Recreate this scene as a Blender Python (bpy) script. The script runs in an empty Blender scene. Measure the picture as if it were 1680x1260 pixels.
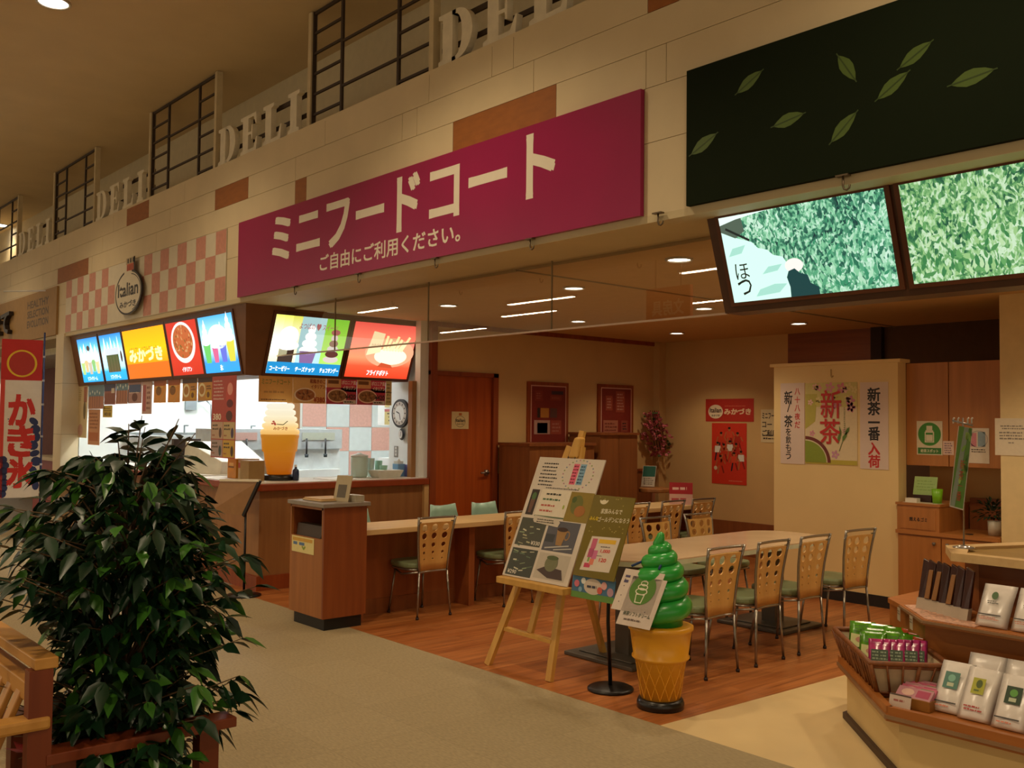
import bpy, math, random
from mathutils import Vector, Matrix
random.seed(7)
C = bpy.context.scene.collection
SC = bpy.context.scene
PI = math.pi

# ------------------------------------------------------------------ camera, world, exposure
def make_camera():
    yaw, pit, rol = math.radians(48.897), math.radians(2.284), math.radians(-0.620)
    f = Vector((-math.sin(yaw)*math.cos(pit), math.cos(yaw)*math.cos(pit), math.sin(pit)))
    r = f.cross(Vector((0, 0, 1))).normalized(); d = f.cross(r)
    r2 = r*math.cos(rol) + d*math.sin(rol); d2 = -r*math.sin(rol) + d*math.cos(rol)
    m = Matrix(((r2.x, -d2.x, -f.x, 0), (r2.y, -d2.y, -f.y, -3.9), (r2.z, -d2.z, -f.z, 1.55), (0, 0, 0, 1)))
    cd = bpy.data.cameras.new('camera'); cd.sensor_width = 36; cd.lens = 1583.32/1680*36
    cd.clip_start = .05; cd.clip_end = 200
    o = bpy.data.objects.new('camera', cd); o.matrix_world = m; C.objects.link(o); SC.camera = o
make_camera()
w = bpy.data.worlds.new('world'); SC.world = w; w.use_nodes = True
w.node_tree.nodes['Background'].inputs[0].default_value = (1, .84, .60, 1)
w.node_tree.nodes['Background'].inputs[1].default_value = .72
SC.view_settings.view_transform = 'Standard'; SC.view_settings.look = 'None'
SC.view_settings.exposure = 0.0; SC.view_settings.gamma = 1; SC.view_settings.use_curve_mapping = False
SC.cycles.max_bounces = 6; SC.cycles.diffuse_bounces = 4; SC.cycles.glossy_bounces = 3
SC.cycles.transparent_max_bounces = 8; SC.cycles.caustics_reflective = False; SC.cycles.caustics_refractive = False
WARM = (1.0, .78, .50)
SOFT = (1.0, .79, .52)

def spot(name, x, y, z, watts, col=WARM, deg=110, r=.06):
    l = bpy.data.lights.new(name, 'SPOT'); l.energy = watts; l.color = col
    l.spot_size = math.radians(deg); l.spot_blend = .6; l.shadow_soft_size = r
    o = bpy.data.objects.new(name, l); o.location = (x, y, z); C.objects.link(o); return o

# ------------------------------------------------------------------ materials
def lin(h):
    h = h.lstrip('#'); v = [int(h[i:i+2], 16)/255 for i in (0, 2, 4)]
    return tuple((c/12.92 if c <= .04045 else ((c+.055)/1.055)**2.4) for c in v) + (1,)
def newmat(name):
    m = bpy.data.materials.new(name); m.use_nodes = True
    nt = m.node_tree; return m, nt, nt.nodes['Principled BSDF']
def M(name, col, rough=.6, metal=0, noise=.08, scale=12, bump=0, spec=.5, stretch=(1, 1, 1), col2=None, emit=0, detail=3):
    """procedural material: a colour varied by stretched noise"""
    m, nt, b = newmat(name); N, L = nt.nodes.new, nt.links.new
    b.inputs['Roughness'].default_value = rough; b.inputs['Metallic'].default_value = metal
    b.inputs['Specular IOR Level'].default_value = spec
    tc = N('ShaderNodeTexCoord'); mp = N('ShaderNodeMapping'); mp.inputs['Scale'].default_value = stretch
    no = N('ShaderNodeTexNoise'); no.inputs['Scale'].default_value = scale; no.inputs['Detail'].default_value = detail
    L(tc.outputs['Object'], mp.inputs['Vector']); L(mp.outputs[0], no.inputs['Vector'])
    rp = N('ShaderNodeValToRGB'); c = lin(col)
    c2 = lin(col2) if col2 else tuple(min(1, x*(1+noise)) for x in c[:3])+(1,)
    c1 = c if col2 else tuple(x*(1-noise) for x in c[:3])+(1,)
    rp.color_ramp.elements[0].position = .3; rp.color_ramp.elements[1].position = .7
    rp.color_ramp.elements[0].color = c1; rp.color_ramp.elements[1].color = c2
    L(no.outputs['Fac'], rp.inputs[0]); L(rp.outputs[0], b.inputs['Base Color'])
    if bump:
        bp = N('ShaderNodeBump'); bp.inputs['Strength'].default_value = bump; bp.inputs['Distance'].default_value = .01
        L(no.outputs['Fac'], bp.inputs['Height']); L(bp.outputs[0], b.inputs['Normal'])
    if emit:
        L(rp.outputs[0], b.inputs['Emission Color']); b.inputs['Emission Strength'].default_value = emit
    return m
def wood(name, c1, c2, axis='z', rough=.45, scale=9, bump=0):
    s = {'x': (.07, 1, 1), 'y': (1, .07, 1), 'z': (1, 1, .07)}[axis]
    return M(name, c1, rough, col2=c2, scale=scale*2, stretch=s, bump=bump, detail=5)
_pc = {}
def INK(h, rough=.5):
    if ('i', h, rough) not in _pc: _pc['i', h, rough] = M('ink_'+h, h, rough, noise=.03, scale=40)
    return _pc['i', h, rough]
def LIT(h, s=1.2):
    """backlit film: it gives off its own light"""
    k = ('e', h, s)
    if k not in _pc:
        m, nt, b = newmat('backlit_'+h); b.inputs['Base Color'].default_value = (.02, .02, .02, 1); b.inputs['Roughness'].default_value = .3
        b.inputs['Emission Color'].default_value = lin(h); b.inputs['Emission Strength'].default_value = s; _pc[k] = m
    return _pc[k]
def EMIT(name, col, s):
    m, nt, b = newmat(name); b.inputs['Base Color'].default_value = (.8, .8, .8, 1)
    b.inputs['Emission Color'].default_value = tuple(col)+(1,); b.inputs['Emission Strength'].default_value = s; return m
def GLASS(name, tint=(.96, .97, .95), refl=.5):
    """thin pane: see-through with Fresnel reflection"""
    m = bpy.data.materials.new(name); m.use_nodes = True; nt = m.node_tree; nt.nodes.clear(); N, L = nt.nodes.new, nt.links.new
    o = N('ShaderNodeOutputMaterial'); mx = N('ShaderNodeMixShader'); t = N('ShaderNodeBsdfTransparent'); g = N('ShaderNodeBsdfGlossy')
    fr = N('ShaderNodeFresnel'); fr.inputs[0].default_value = 1.5
    mm = N('ShaderNodeMath'); mm.operation = 'MULTIPLY_ADD'; mm.inputs[1].default_value = 1.5; mm.inputs[2].default_value = refl
    t.inputs[0].default_value = tint+(1,); g.inputs['Roughness'].default_value = .0; g.inputs[0].default_value = (.9, .9, .85, 1)
    L(fr.outputs[0], mm.inputs[0]); L(mm.outputs[0], mx.inputs[0]); L(t.outputs[0], mx.inputs[1]); L(g.outputs[0], mx.inputs[2]); L(mx.outputs[0], o.inputs[0])
    return m

# ------------------------------------------------------------------ mesh builder
class MB:
    def __init__(s): s.v, s.f, s.mi, s.sm, s.mats = [], [], [], [], []
    def slot(s, m):
        if m not in s.mats: s.mats.append(m)
        return s.mats.index(m)
    def add(s, vs, fs, m, smooth=False):
        n = len(s.v); s.v += [tuple(v) for v in vs]; k = s.slot(m)
        for f in fs: s.f.append([i+n for i in f]); s.mi.append(k); s.sm.append(smooth)
        return s
    def box(s, x0, y0, z0, x1, y1, z1, m):
        x0, x1 = sorted((x0, x1)); y0, y1 = sorted((y0, y1)); z0, z1 = sorted((z0, z1))
        return s.hexa([(x0, y0, z0), (x1, y0, z0), (x1, y1, z0), (x0, y1, z0), (x0, y0, z1), (x1, y0, z1), (x1, y1, z1), (x0, y1, z1)], m)
    def hexa(s, p, m):
        return s.add(p, [(0, 3, 2, 1), (4, 5, 6, 7), (0, 1, 5, 4), (1, 2, 6, 5), (2, 3, 7, 6), (3, 0, 4, 7)], m)
    def bar(s, p, q, w, h, m, up=(0, 0, 1)):
        p, q = Vector(p), Vector(q); d = (q-p).normalized(); u = Vector(up); a = d.cross(u)
        if a.length < 1e-4: a = d.cross(Vector((1, 0, 0)))
        a.normalize(); b = a.cross(d).normalized(); a *= w/2; b *= h/2
        return s.hexa([p-a-b, p+a-b, p+a+b, p-a+b, q-a-b, q+a-b, q+a+b, q-a+b], m)
    def tube(s, pts, r, m, n=8, smooth=True, caps=True):
        pts = [Vector(p) for p in pts]; R = r if isinstance(r, (list, tuple)) else [r]*len(pts)
        vs, fs = [], []; prev = None
        for i, p in enumerate(pts):
            t = (pts[min(i+1, len(pts)-1)]-pts[max(i-1, 0)]).normalized()
            if prev is None:
                a = t.cross(Vector((0, 0, 1)));
                if a.length < .05: a = t.cross(Vector((1, 0, 0)))
            else: a = prev-t*prev.dot(t)
            a.normalize(); prev = a; b = t.cross(a)
            for k in range(n):
                c = 2*PI*k/n; vs.append(p+(a*math.cos(c)+b*math.sin(c))*R[i])
        for i in range(len(pts)-1):
            for k in range(n):
                j = (k+1) % n; fs.append((i*n+k, i*n+j, (i+1)*n+j, (i+1)*n+k))
        if caps: fs += [tuple(range(n))[::-1], tuple((len(pts)-1)*n+k for k in range(n))]
        return s.add(vs, fs, m, smooth)
    def lathe(s, prof, m, c=(0, 0, 0), n=28, smooth=True, ang=None):
        vs, fs = [], []
        for r, z in prof:
            for k in range(n):
                a = 2*PI*k/n; vs.append((c[0]+r*math.cos(a), c[1]+r*math.sin(a), c[2]+z))
        for i in range(len(prof)-1):
            for k in range(n):
                j = (k+1) % n; fs.append((i*n+k, i*n+j, (i+1)*n+j, (i+1)*n+k))
        fs += [tuple(range(n))[::-1], tuple((len(prof)-1)*n+k for k in range(n))]
        return s.add(vs, fs, m, smooth)
    def prism(s, pts, ext, m):
        """polygon (3d points, counter-clockwise seen from the +ext side) extruded by the vector ext"""
        n = len(pts); e = Vector(ext); a = [Vector(p) for p in pts]
        return s.add(a+[p+e for p in a], [tuple(range(n))[::-1], tuple(range(n, 2*n))]+[(i, (i+1) % n, n+(i+1) % n, n+i) for i in range(n)], m)
    def slabpoly(s, pts, z0, z1, m): return s.prism([(x, y, z0) for x, y in pts], (0, 0, z1-z0), m)
    def build(s, name, parent=None, bevel=0, solid=0, sub=0, weld=False):
        me = bpy.data.meshes.new(name); me.from_pydata(s.v, [], s.f)
        for m in s.mats: me.materials.append(m)
        me.polygons.foreach_set('material_index', s.mi); me.polygons.foreach_set('use_smooth', s.sm); me.update()
        if weld:
            import bmesh
            b = bmesh.new(); b.from_mesh(me); bmesh.ops.remove_doubles(b, verts=b.verts, dist=1e-4); b.to_mesh(me); b.free()
        o = bpy.data.objects.new(name, me); C.objects.link(o)
        if parent is not None:
            o.parent = parent
            o.matrix_parent_inverse = Matrix.Translation(-parent.location) if parent.type == 'EMPTY' else Matrix()
        if solid:
            md = o.modifiers.new('solid', 'SOLIDIFY'); md.thickness = solid; md.offset = 0
        if bevel:
            md = o.modifiers.new('bevel', 'BEVEL'); md.width = bevel; md.segments = 2; md.limit_method = 'ANGLE'
        if sub:
            md = o.modifiers.new('sub', 'SUBSURF'); md.levels = sub; md.render_levels = sub
        return o
_tx = {}
def textmesh(st, bold):
    k = (st, bold)
    if k not in _tx:
        cu = bpy.data.curves.new('lettering', 'FONT'); cu.body = st; cu.size = 1; cu.offset = bold; cu.resolution_u = 2
        o = bpy.data.objects.new('lettering', cu); C.objects.link(o); bpy.context.view_layer.update()
        me = o.evaluated_get(bpy.context.evaluated_depsgraph_get()).to_mesh()
        _tx[k] = ([tuple(v.co) for v in me.vertices], [tuple(p.vertices) for p in me.polygons])
        bpy.data.objects.remove(o); bpy.data.curves.remove(cu)
    return _tx[k]
class Sheet(MB):
    """flat printed thing: u to the viewer's right, v up; ink lies a hair above the base"""
    def __init__(s, O=(0, 0, 0), U=(1, 0, 0), V=(0, 0, 1), step=.0008):
        super().__init__(); s.O, s.U, s.V = Vector(O), Vector(U).normalized(), Vector(V).normalized(); s.N = s.U.cross(s.V).normalized(); s.step = step
    def P(s, u, v, k=0): return s.O+s.U*u+s.V*v+s.N*(k*s.step)
    def base(s, u0, v0, u1, v1, m, t=.003):
        p = [s.P(u0, v0), s.P(u1, v0), s.P(u1, v1), s.P(u0, v1)]; q = [x-s.N*t for x in p]
        return s.hexa(q+p, m)
    def poly(s, pts, m, k=1): return s.add([s.P(u, v, k) for u, v in pts], [tuple(range(len(pts)))], m)
    def rect(s, u0, v0, u1, v1, m, k=1): return s.poly([(u0, v0), (u1, v0), (u1, v1), (u0, v1)], m, k)
    def ell(s, cu, cv, ru, rv, m, k=1, n=28, rot=0):
        c, q = math.cos(rot), math.sin(rot)
        return s.poly([(cu+ru*math.cos(a)*c-rv*math.sin(a)*q, cv+ru*math.cos(a)*q+rv*math.sin(a)*c) for a in [2*PI*i/n for i in range(n)]], m, k)
    def ring(s, cu, cv, ru, rv, w, m, k=1, n=40, a0=0, a1=2*PI):
        vs, fs = [], []
        for i in range(n+1):
            a = a0+(a1-a0)*i/n
            vs += [s.P(cu+ru*math.cos(a), cv+rv*math.sin(a), k), s.P(cu+(ru-w)*math.cos(a), cv+(rv-w)*math.sin(a), k)]
            if i: fs.append((2*i-2, 2*i-1, 2*i+1, 2*i)[::-1])
        return s.add(vs, fs, m)
    def line(s, p, q, w, m, k=1):
        d = Vector((q[0]-p[0], q[1]-p[1])); n = Vector((-d.y, d.x)).normalized()*w/2
        return s.poly([(p[0]-n.x, p[1]-n.y), (q[0]-n.x, q[1]-n.y), (q[0]+n.x, q[1]+n.y), (p[0]+n.x, p[1]+n.y)], m, k)
    def text(s, st, u0, v0, u1, v1, m, k=1, bold=0.0, thick=0, shear=0):
        vs, fs = textmesh(st, bold if thick else 0); xs = [p[0] for p in vs]; ys = [p[1] for p in vs]
        a, b, c, d = min(xs), max(xs), min(ys), max(ys)
        fu = (u1-u0)/(b-a); fv = (v1-v0)/(d-c) if d-c > .25 else fu
        cv = 0 if d-c > .25 else ((v0+v1)/2-(d-c)*fv/2-v0)
        pts = [s.P(u0+(p[0]-a)*fu+shear*(p[1]-c)*fv, v0+cv+(p[1]-c)*fv, k) for p in vs]
        s.add(pts, fs, m)
        if bold and not thick:          # heavier strokes: the same glyphs again, shifted a little
            for i, (du, dv) in enumerate(((1, 1), (-1, 1), (1, -1), (-1, -1))):
                sh = s.U*du*bold*.8*fu+s.V*dv*bold*.8*fv+s.N*.00004*(i+1); s.add([p+sh for p in pts], fs, m)
        if thick:
            from collections import Counter
            cnt = Counter()
            for f in fs:
                for i in range(len(f)): cnt[tuple(sorted((f[i], f[(i+1) % len(f)])))] += 1
            q = [p-s.N*thick for p in pts]; side = []; n = len(pts)
            for f in fs:
                for i in range(len(f)):
                    x, y = f[i], f[(i+1) % len(f)]
                    if cnt[tuple(sorted((x, y)))] == 1: side.append((x, x+n, y+n, y))
            s.add(pts+q, side, m)
        return s
    def vtext(s, st, cu, top, size, m, k=1, bold=.0, pitch=1.1, w=None):
        """vertical lettering, one character under another"""
        for i, ch in enumerate(st):
            y1 = top-i*size*pitch; w2 = (w or size)/2
            if ch == '一': s.text(ch, cu-w2, y1-size*.6, cu+w2, y1-size*.4, m, k, bold)
            else: s.text(ch, cu-w2, y1-size, cu+w2, y1, m, k, bold)
        return s
    def scrawl(s, u0, v0, u1, v1, rows, m, k=1, fill=.55, seed=1):
        """rows of small print too fine to read: short dashes"""
        rn = random.Random(seed); h = (v1-v0)/rows
        for i in range(rows):
            u = u0+rn.random()*.08*(u1-u0); y = v1-h*(i+.5); e = u1-rn.random()*.2*(u1-u0)
            while u < e:
                w = min(e-u, h*(.4+rn.random()*.9)); s.rect(u, y-h*fill/2, u+w, y+h*fill/2*(.4+.6*rn.random()), m, k); u += w+h*.22
        return s

def thing(name, label, cat, loc=(0, 0, 0), group=None):
    o = bpy.data.objects.new(name, None); o.empty_display_size = .1; C.objects.link(o); o.location = loc
    return tag(o, label, cat, group)
def tag(o, label, cat, group=None):
    o['label'] = label; o['category'] = cat
    if group: o['group'] = group
    return o
def struct(o): o['kind'] = 'structure'; return o
def copy_tree(o, parent=None):
    c = o.copy(); C.objects.link(c)
    if parent is not None: c.parent = parent; c.matrix_parent_inverse = o.matrix_parent_inverse.copy()
    for ch in list(o.children): copy_tree(ch, c)
    return c
# ------------------------------------------------------------------ lamps of the mall hall and food court
lamp_face = EMIT('lamp_face', (1, .95, .85), 9)
tube_face = EMIT('tube_face', (1, .84, .62), 40)
lampring = M('lamp_ring', '#cfc4b0', .4)
def downlight(x, y, z, r, watts, label, group, cat='ceiling light', deg=120, col=WARM, face=None):
    t = thing('downlight', label, cat, (x, y, z), group)
    m = MB(); m.lathe([(r, 0), (r*1.18, 0), (r*1.18, -.012), (r, -.012), (r, 0)], lampring, (x, y, z), 24); m.build('trim_ring', t)
    m = MB(); m.lathe([(r*.99, -.004), (r*.99, -.002)], face or lamp_face, (x, y, z), 24); m.build('lamp_face', t)
    if watts: spot('downlight_beam', x, y, z-.03, watts, col, deg, r*.8)
    return t
HALL = 'downlights along the hall ceiling'
for x, w_ in ((-19.2, 90), (-15.6, 90), (-12, 100), (-8.4, 130), (-4.8, 190), (-1.2, 190)):
    if x == -8.4: downlight(x, -1.63, 4.97, .115, w_, 'round white downlight glowing at the top corner of the tall hall ceiling', HALL)
    else: spot('downlight_beam', x, -1.63, 4.93, w_, WARM, 120, .1)
for x in (-15.6, -10.2, -4.8, .6): spot('downlight_beam', x, -5.2, 4.93, 260, WARM, 140, .1)
downlight(-18.9, .42, 4.97, .14, 40, 'small round downlight glowing behind the farthest dark trellis', HALL)
STRIP = 'strip lights over the far hall'
def strip(x, y, L):
    t = thing('strip_light', 'long white strip light mirrored in the hanging glass pane', 'ceiling light', (x, y, 4.95), STRIP)
    m = MB(); m.box(x-L/2-.05, y-.09, 4.90, x+L/2+.05, y+.09, 4.97, lampring); m.build('housing', t)
    m = MB(); m.box(x-L/2, y-.06, 4.888, x+L/2, y+.06, 4.899, tube_face); m.build('diffuser', t)
for x, y, L in ((-19.1, -9.8, 2.0), (-16.2, -9.8, 1.4), (-24.6, -11.2, 2.0), (-19.4, -13.1, 2.6), (-27.8, -17, 2.6), (-16.5, -16.4, 2.6), (-26.5, -19.6, 2.6), (-12.5, -12, 2.2), (-9, -9.8, 2.0), (-8, -14, 2.4), (-22, -15, 2.4)):
    strip(x, y, L)
FC = 'downlights in the low food court ceiling'
for x, y, lb in ((-7.09, 4.79, 'small lit downlight over the back wall of the seating, beyond the glass pane'), (-5.5, 4.79, 'small lit downlight above the cream partition with tea posters'),
                 (-7.0, 3.1, 'lit downlight seen through the glass above the counter table'), (-5.4, 3.1, 'lit downlight seen through the glass above the long white table'),
                 (-6.9, 1.35, 'lit downlight seen through the glass near the side lightbox'), (-5.3, 1.35, 'lit downlight seen through the glass in mid pane'),
                 (-3.9, .9, 'lit downlight seen through the glass close to the tea field screen')):
    downlight(x, y, 2.6, .075, 34, lb, FC, deg=125, col=SOFT)
for x, y in ((-3.6, 2.6), (-2.2, 1.6), (-2.2, 3.2)): spot('tea_shop_beam', x, y, 2.58, 52, SOFT, 130, .07)
# white strip lamps inside the kitchen of the snack stall
kt = EMIT('kitchen_tube', (.93, 1, 1), 72)
for x, y in ((-12.3, 1.2), (-10.2, 1.3), (-12.3, 3.2), (-9.6, 3.3)):
    t = thing('kitchen_strip_light', 'white strip light on the kitchen ceiling behind the menu lightboxes', 'ceiling light', (x, y, 2.57), 'kitchen strip lights')
    m = MB(); m.box(x-.65, y-.1, 2.56, x+.65, y+.1, 2.6, lampring); m.build('housing', t)
    m = MB(); m.box(x-.6, y-.07, 2.545, x+.6, y+.07, 2.559, kt); m.build('diffuser', t)

# ------------------------------------------------------------------ setting
cream = M('cream_panel', '#d9c6a0', .5, noise=.04, scale=3)
creamb = M('cream_return', '#cdbb93', .6, noise=.04, scale=3)
groove = M('panel_groove', '#8f7c5c', .8)
brownp = M('brown_panel', '#9c5c22', .55, noise=.12, scale=30, stretch=(.3, 1, 1))
ceilm = M('hall_ceiling', '#dcc8a4', .9, noise=.04, scale=2)
upw = M('upper_wall', '#d2c4a0', .9, noise=.04)
def floor_mat(name, plank):
    m, nt, b = newmat(name); N, L = nt.nodes.new, nt.links.new
    tc = N('ShaderNodeTexCoord'); mp = N('ShaderNodeMapping'); L(tc.outputs['Object'], mp.inputs[0])
    rp = N('ShaderNodeValToRGB'); no = N('ShaderNodeTexNoise')
    if plank:
        mp.inputs['Rotation'].default_value = (0, 0, PI/2)
        br = N('ShaderNodeTexBrick'); br.inputs['Scale'].default_value = 1; br.inputs['Brick Width'].default_value = .9; br.inputs['Row Height'].default_value = .09
        br.inputs['Mortar Size'].default_value = .0015; br.inputs['Color1'].default_value = lin('#a5622f'); br.inputs['Color2'].default_value = lin('#b97640'); br.inputs['Mortar'].default_value = lin('#6e4020')
        br.inputs['Bias'].default_value = -.1; L(mp.outputs[0], br.inputs['Vector'])
        m2 = N('ShaderNodeMapping'); m2.inputs['Scale'].default_value = (1.2, 22, 1); L(mp.outputs[0], m2.inputs[0]); L(m2.outputs[0], no.inputs['Vector'])
        no.inputs['Scale'].default_value = 1.6; no.inputs['Detail'].default_value = 6
        rp.color_ramp.elements[0].position = .3; rp.color_ramp.elements[0].color = (.62, .55, .5, 1); rp.color_ramp.elements[1].position = .75; rp.color_ramp.elements[1].color = (1.2, 1.2, 1.2, 1)
        L(no.outputs['Fac'], rp.inputs[0])
        mx = N('ShaderNodeMix'); mx.data_type = 'RGBA'; mx.blend_type = 'MULTIPLY'; mx.inputs[0].default_value = 1
        L(br.outputs['Color'], mx.inputs[6]); L(rp.outputs[0], mx.inputs[7]); L(mx.outputs[2], b.inputs['Base Color'])
        b.inputs['Roughness'].default_value = .34
    else:
        mp.inputs['Scale'].default_value = (1, 3, 1); L(mp.outputs[0], no.inputs['Vector']); no.inputs['Scale'].default_value = 34; no.inputs['Detail'].default_value = 8
        rp.color_ramp.elements[0].position = .32; rp.color_ramp.elements[0].color = lin('#908060'); rp.color_ramp.elements[1].position = .7; rp.color_ramp.elements[1].color = lin('#a69470')
        L(no.outputs['Fac'], rp.inputs[0])
        br = N('ShaderNodeTexBrick'); br.inputs['Scale'].default_value = 1; br.inputs['Brick Width'].default_value = .5; br.inputs['Row Height'].default_value = .5; br.offset = 0
        br.inputs['Mortar Size'].default_value = .003; br.inputs['Color1'].default_value = (1, 1, 1, 1); br.inputs['Color2'].default_value = (.93, .93, .92, 1); br.inputs['Mortar'].default_value = (.85, .84, .82, 1)
        L(tc.outputs['Object'], br.inputs['Vector'])
        mx = N('ShaderNodeMix'); mx.data_type = 'RGBA'; mx.blend_type = 'MULTIPLY'; mx.inputs[0].default_value = 1
        L(rp.outputs[0], mx.inputs[6]); L(br.outputs['Color'], mx.inputs[7]); L(mx.outputs[2], b.inputs['Base Color'])
        b.inputs['Roughness'].default_value = .75
        bp = N('ShaderNodeBump'); bp.inputs['Strength'].default_value = .15; bp.inputs['Distance'].default_value = .005; L(no.outputs['Fac'], bp.inputs['Height']); L(bp.outputs[0], b.inputs['Normal'])
    return m
hallfloor = floor_mat('hall_floor', False); woodfloor = floor_mat('plank_floor', True)
creamfloor = M('cream_vinyl', '#d6bd8c', .3, noise=.1, scale=1.6)
m = MB(); m.box(-34, -24, -.1, 8, 0, 0, hallfloor); struct(m.build('floor'))
m = MB(); m.slabpoly([(-8.6, 0), (-3.28, 0), (-3.2, 1.8), (-3.18, 6), (-8.6, 6)], -.1, 0, woodfloor); struct(m.build('floor_food_court'))
m = MB(); m.slabpoly([(-3.28, 0), (8, 0), (8, 6), (-3.18, 6), (-3.2, 1.8)], -.1, 0, creamfloor); struct(m.build('floor_tea_shop'))
m = MB(); m.box(-34, 0, -.1, -8.6, 6, 0, M('stall_floor', '#8d8578', .5)); struct(m.build('floor_stalls'))
m = MB(); m.box(-34, -24, 4.97, 8, .7, 5.1, ceilm); struct(m.build('ceiling'))
m = MB(); m.box(-34, .65, 2.9, 8, .75, 4.97, upw); struct(m.build('wall_upper'))
lowceil = M('low_ceiling', '#c9a878', .85, noise=.03)
m = MB(); m.box(-8.2, .52, 2.6, 8, 6, 2.75, lowceil); m.box(-4.97, .46, 2.592, -4.955, 6, 2.6, groove); struct(m.build('ceiling_food_court'))
m = MB(); m.box(-34, .9, 2.6, -8.2, 6, 2.75, M('kitchen_ceiling', '#e4e2dc', .8)); struct(m.build('ceiling_stalls'))
m = MB(); m.box(-34, .0, 2.62, 8, .53, 2.66, creamb); m.box(-34, .5, 2.66, 8, .66, 2.95, creamb); struct(m.build('trim_1'))

# the fascia: rows of cream panels with brown ones among them
f = MB(); f.box(-34, .012, 2.66, 8, .11, 3.96, groove)
rows = [(3.763, 3.96), (3.563, 3.76), (3.353, 3.56), (3.053, 3.35), (2.66, 3.05)]
brown = {0: [(-11.26, -10.58), (-3.39, -3.18)], 1: [(-8.86, -8.15), (-16.9, -16.25)], 2: [(-5.10, -4.10), (-7.27, -7.08), (-13.85, -12.58)], 3: [], 4: []}
joints = {0: [-6.79, -5.38, -4.70, -4.49], 1: [-7.27, -5.7, -5.52, -4.3], 2: [-3.40, -3.26], 3: [-3.41, -8.24, -8.56, -13.43, -13.74], 4: [-3.41, -8.24, -8.56, -13.43, -13.74]}
for i, (z0, z1) in enumerate(rows):
    xs = sorted(set([-34, 8]+[x for b in brown[i] for x in b]+joints[i]+[-9.6-i*.37-2.1*k for k in range(9) if i < 3]+[-2.4+1.7*k+i*.3 for k in range(5)]))
    for a, b in zip(xs, xs[1:]):
        f.box(a+.002, 0, z0, b-.002, .012, z1, brownp if any(abs(a-p) < .01 and abs(b-q) < .01 for p, q in brown[i]) else cream)
f.box(-34, .0, 3.96, 8, .66, 3.985, cream)
struct(f.build('wall_front'))

# interior walls
wallc = M('food_court_wall', '#cda76c', .8, noise=.05, scale=2)
trimw = wood('red_brown_wood', '#7d3513', '#99481d', 'z')
wains = wood('wainscot_wood', '#7b4420', '#8f5228', 'z')
doorw = wood('door_wood', '#9c4413', '#b4541c', 'z', .4)
white = M('kitchen_white', '#e6ebe8', .5, noise=.02)
dark = M('recess_shade', '#33241a', .8)  # near-black brown: the shade of gaps and openings put into colour
m = MB(); m.box(-8.25, 2.95, .98, -8.15, 5.75, 2.6, wallc); m.box(-8.25, 2.14, 2.06, -8.15, 2.95, 2.6, wallc)
m.box(-8.25, 2.95, 0, -8.15, 5.75, .98, wains); struct(m.build('wall_left'))
m = MB(); m.box(-8.15, 2.98, .955, -8.13, 5.6, .985, trimw); m.box(-8.15, 2.14, 2.55, -8.13, 5.67, 2.6, trimw); struct(m.build('trim_2'))
m = MB(); m.box(-8.2, 2.06, 0, -8.11, 2.14, 2.6, trimw); m.box(-8.2, 2.92, 0, -8.12, 2.99, 2.085, trimw); m.box(-8.2, 2.06, 2.04, -8.12, 2.99, 2.085, trimw); struct(m.build('trim_3'))
m = MB(); m.box(-8.25, 1.955, .97, -8.16, 2.06, 2.62, white); struct(m.build('trim_4'))
d = MB(); d.box(-8.21, 2.14, 0, -8.16, 2.92, 2.04, doorw); d = struct(d.build('door_1'))
k = MB(); k.tube([(-8.155, 2.855, 1.0), (-8.11, 2.855, 1.0)], .012, M('handle_metal', '#8d8478', .3, .9)); k.tube([(-8.115, 2.86, 1.0), (-8.115, 2.75, 1.0)], .01, k.mats[0]); k.lathe([(.028, -.03), (.028, .03)], k.mats[0], (-8.155, 2.855, 1.0), 12); k.build('door_handle', d)
m = MB(); m.box(-8.25, 5.75, .4, -6.25, 5.85, 2.6, wallc); m.box(-8.25, 5.72, 0, -6.25, 5.85, .4, wains)
m.box(-6.25, 5.75, 0, -5.22, 5.85, 2.6, wood('back_panel_wood', '#7a3f1a', '#92501f', 'x')); m.box(-5.22, 5.75, 0, 8, 5.85, 2.6, M('back_brown', '#5c4026', .8)); struct(m.build('wall_back'))
m = MB(); m.box(-8.15, 5.62, 0, -8.05, 5.75, 2.6, wallc); struct(m.build('trim_5'))
m = MB(); m.box(-5.2, 5.68, 2.16, -5.08, 5.75, 2.6, dark); struct(m.build('gap_shade_strip'))  # solid dark strip in place of the shaded upright gap
m = MB(); m.box(-3.2, 4.0, 0, -.5, 5.75, 2.6, M('pillar_cream', '#dfc792', .6, noise=.04)); struct(m.build('wall_right'))
# kitchen shell
m = MB(); m.box(-13.5, .21, 0, -13.43, 5, 2.6, white); struct(m.build('wall_kitchen_left'))
m = MB(); m.box(-13.5, 4.3, 0, -8.25, 4.4, 2.6, white); struct(m.build('wall_kitchen_back'))
pink = M('pink_tile', '#d9a89a', .4, noise=.06, scale=30); wtile = M('white_tile', '#d7e2e2', .35, noise=.03)
m = MB(); m.box(-11.7, 2.45, 0, -11.61, 4.3, 2.6, white)
for i in range(5):
    for j in range(7):
        y0, z0 = 2.5+i*.365, .13+j*.333
        m.box(-11.61, y0+.004, z0+.004, -11.6, y0+.361, z0+.329, pink if (i+j) % 2 == 0 else wtile)
struct(m.build('wall_kitchen_tiled'))
m = MB(); m.box(-11.72, 2.33, .95, -11.58, 2.45, 2.2, wood('frame_wood', '#9a6a3a', '#b07d48')); struct(m.build('trim_7'))
m = MB(); m.box(-8.93, 2.1, 0, -8.26, 2.2, 2.6, white); struct(m.build('wall_kitchen_side'))
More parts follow.
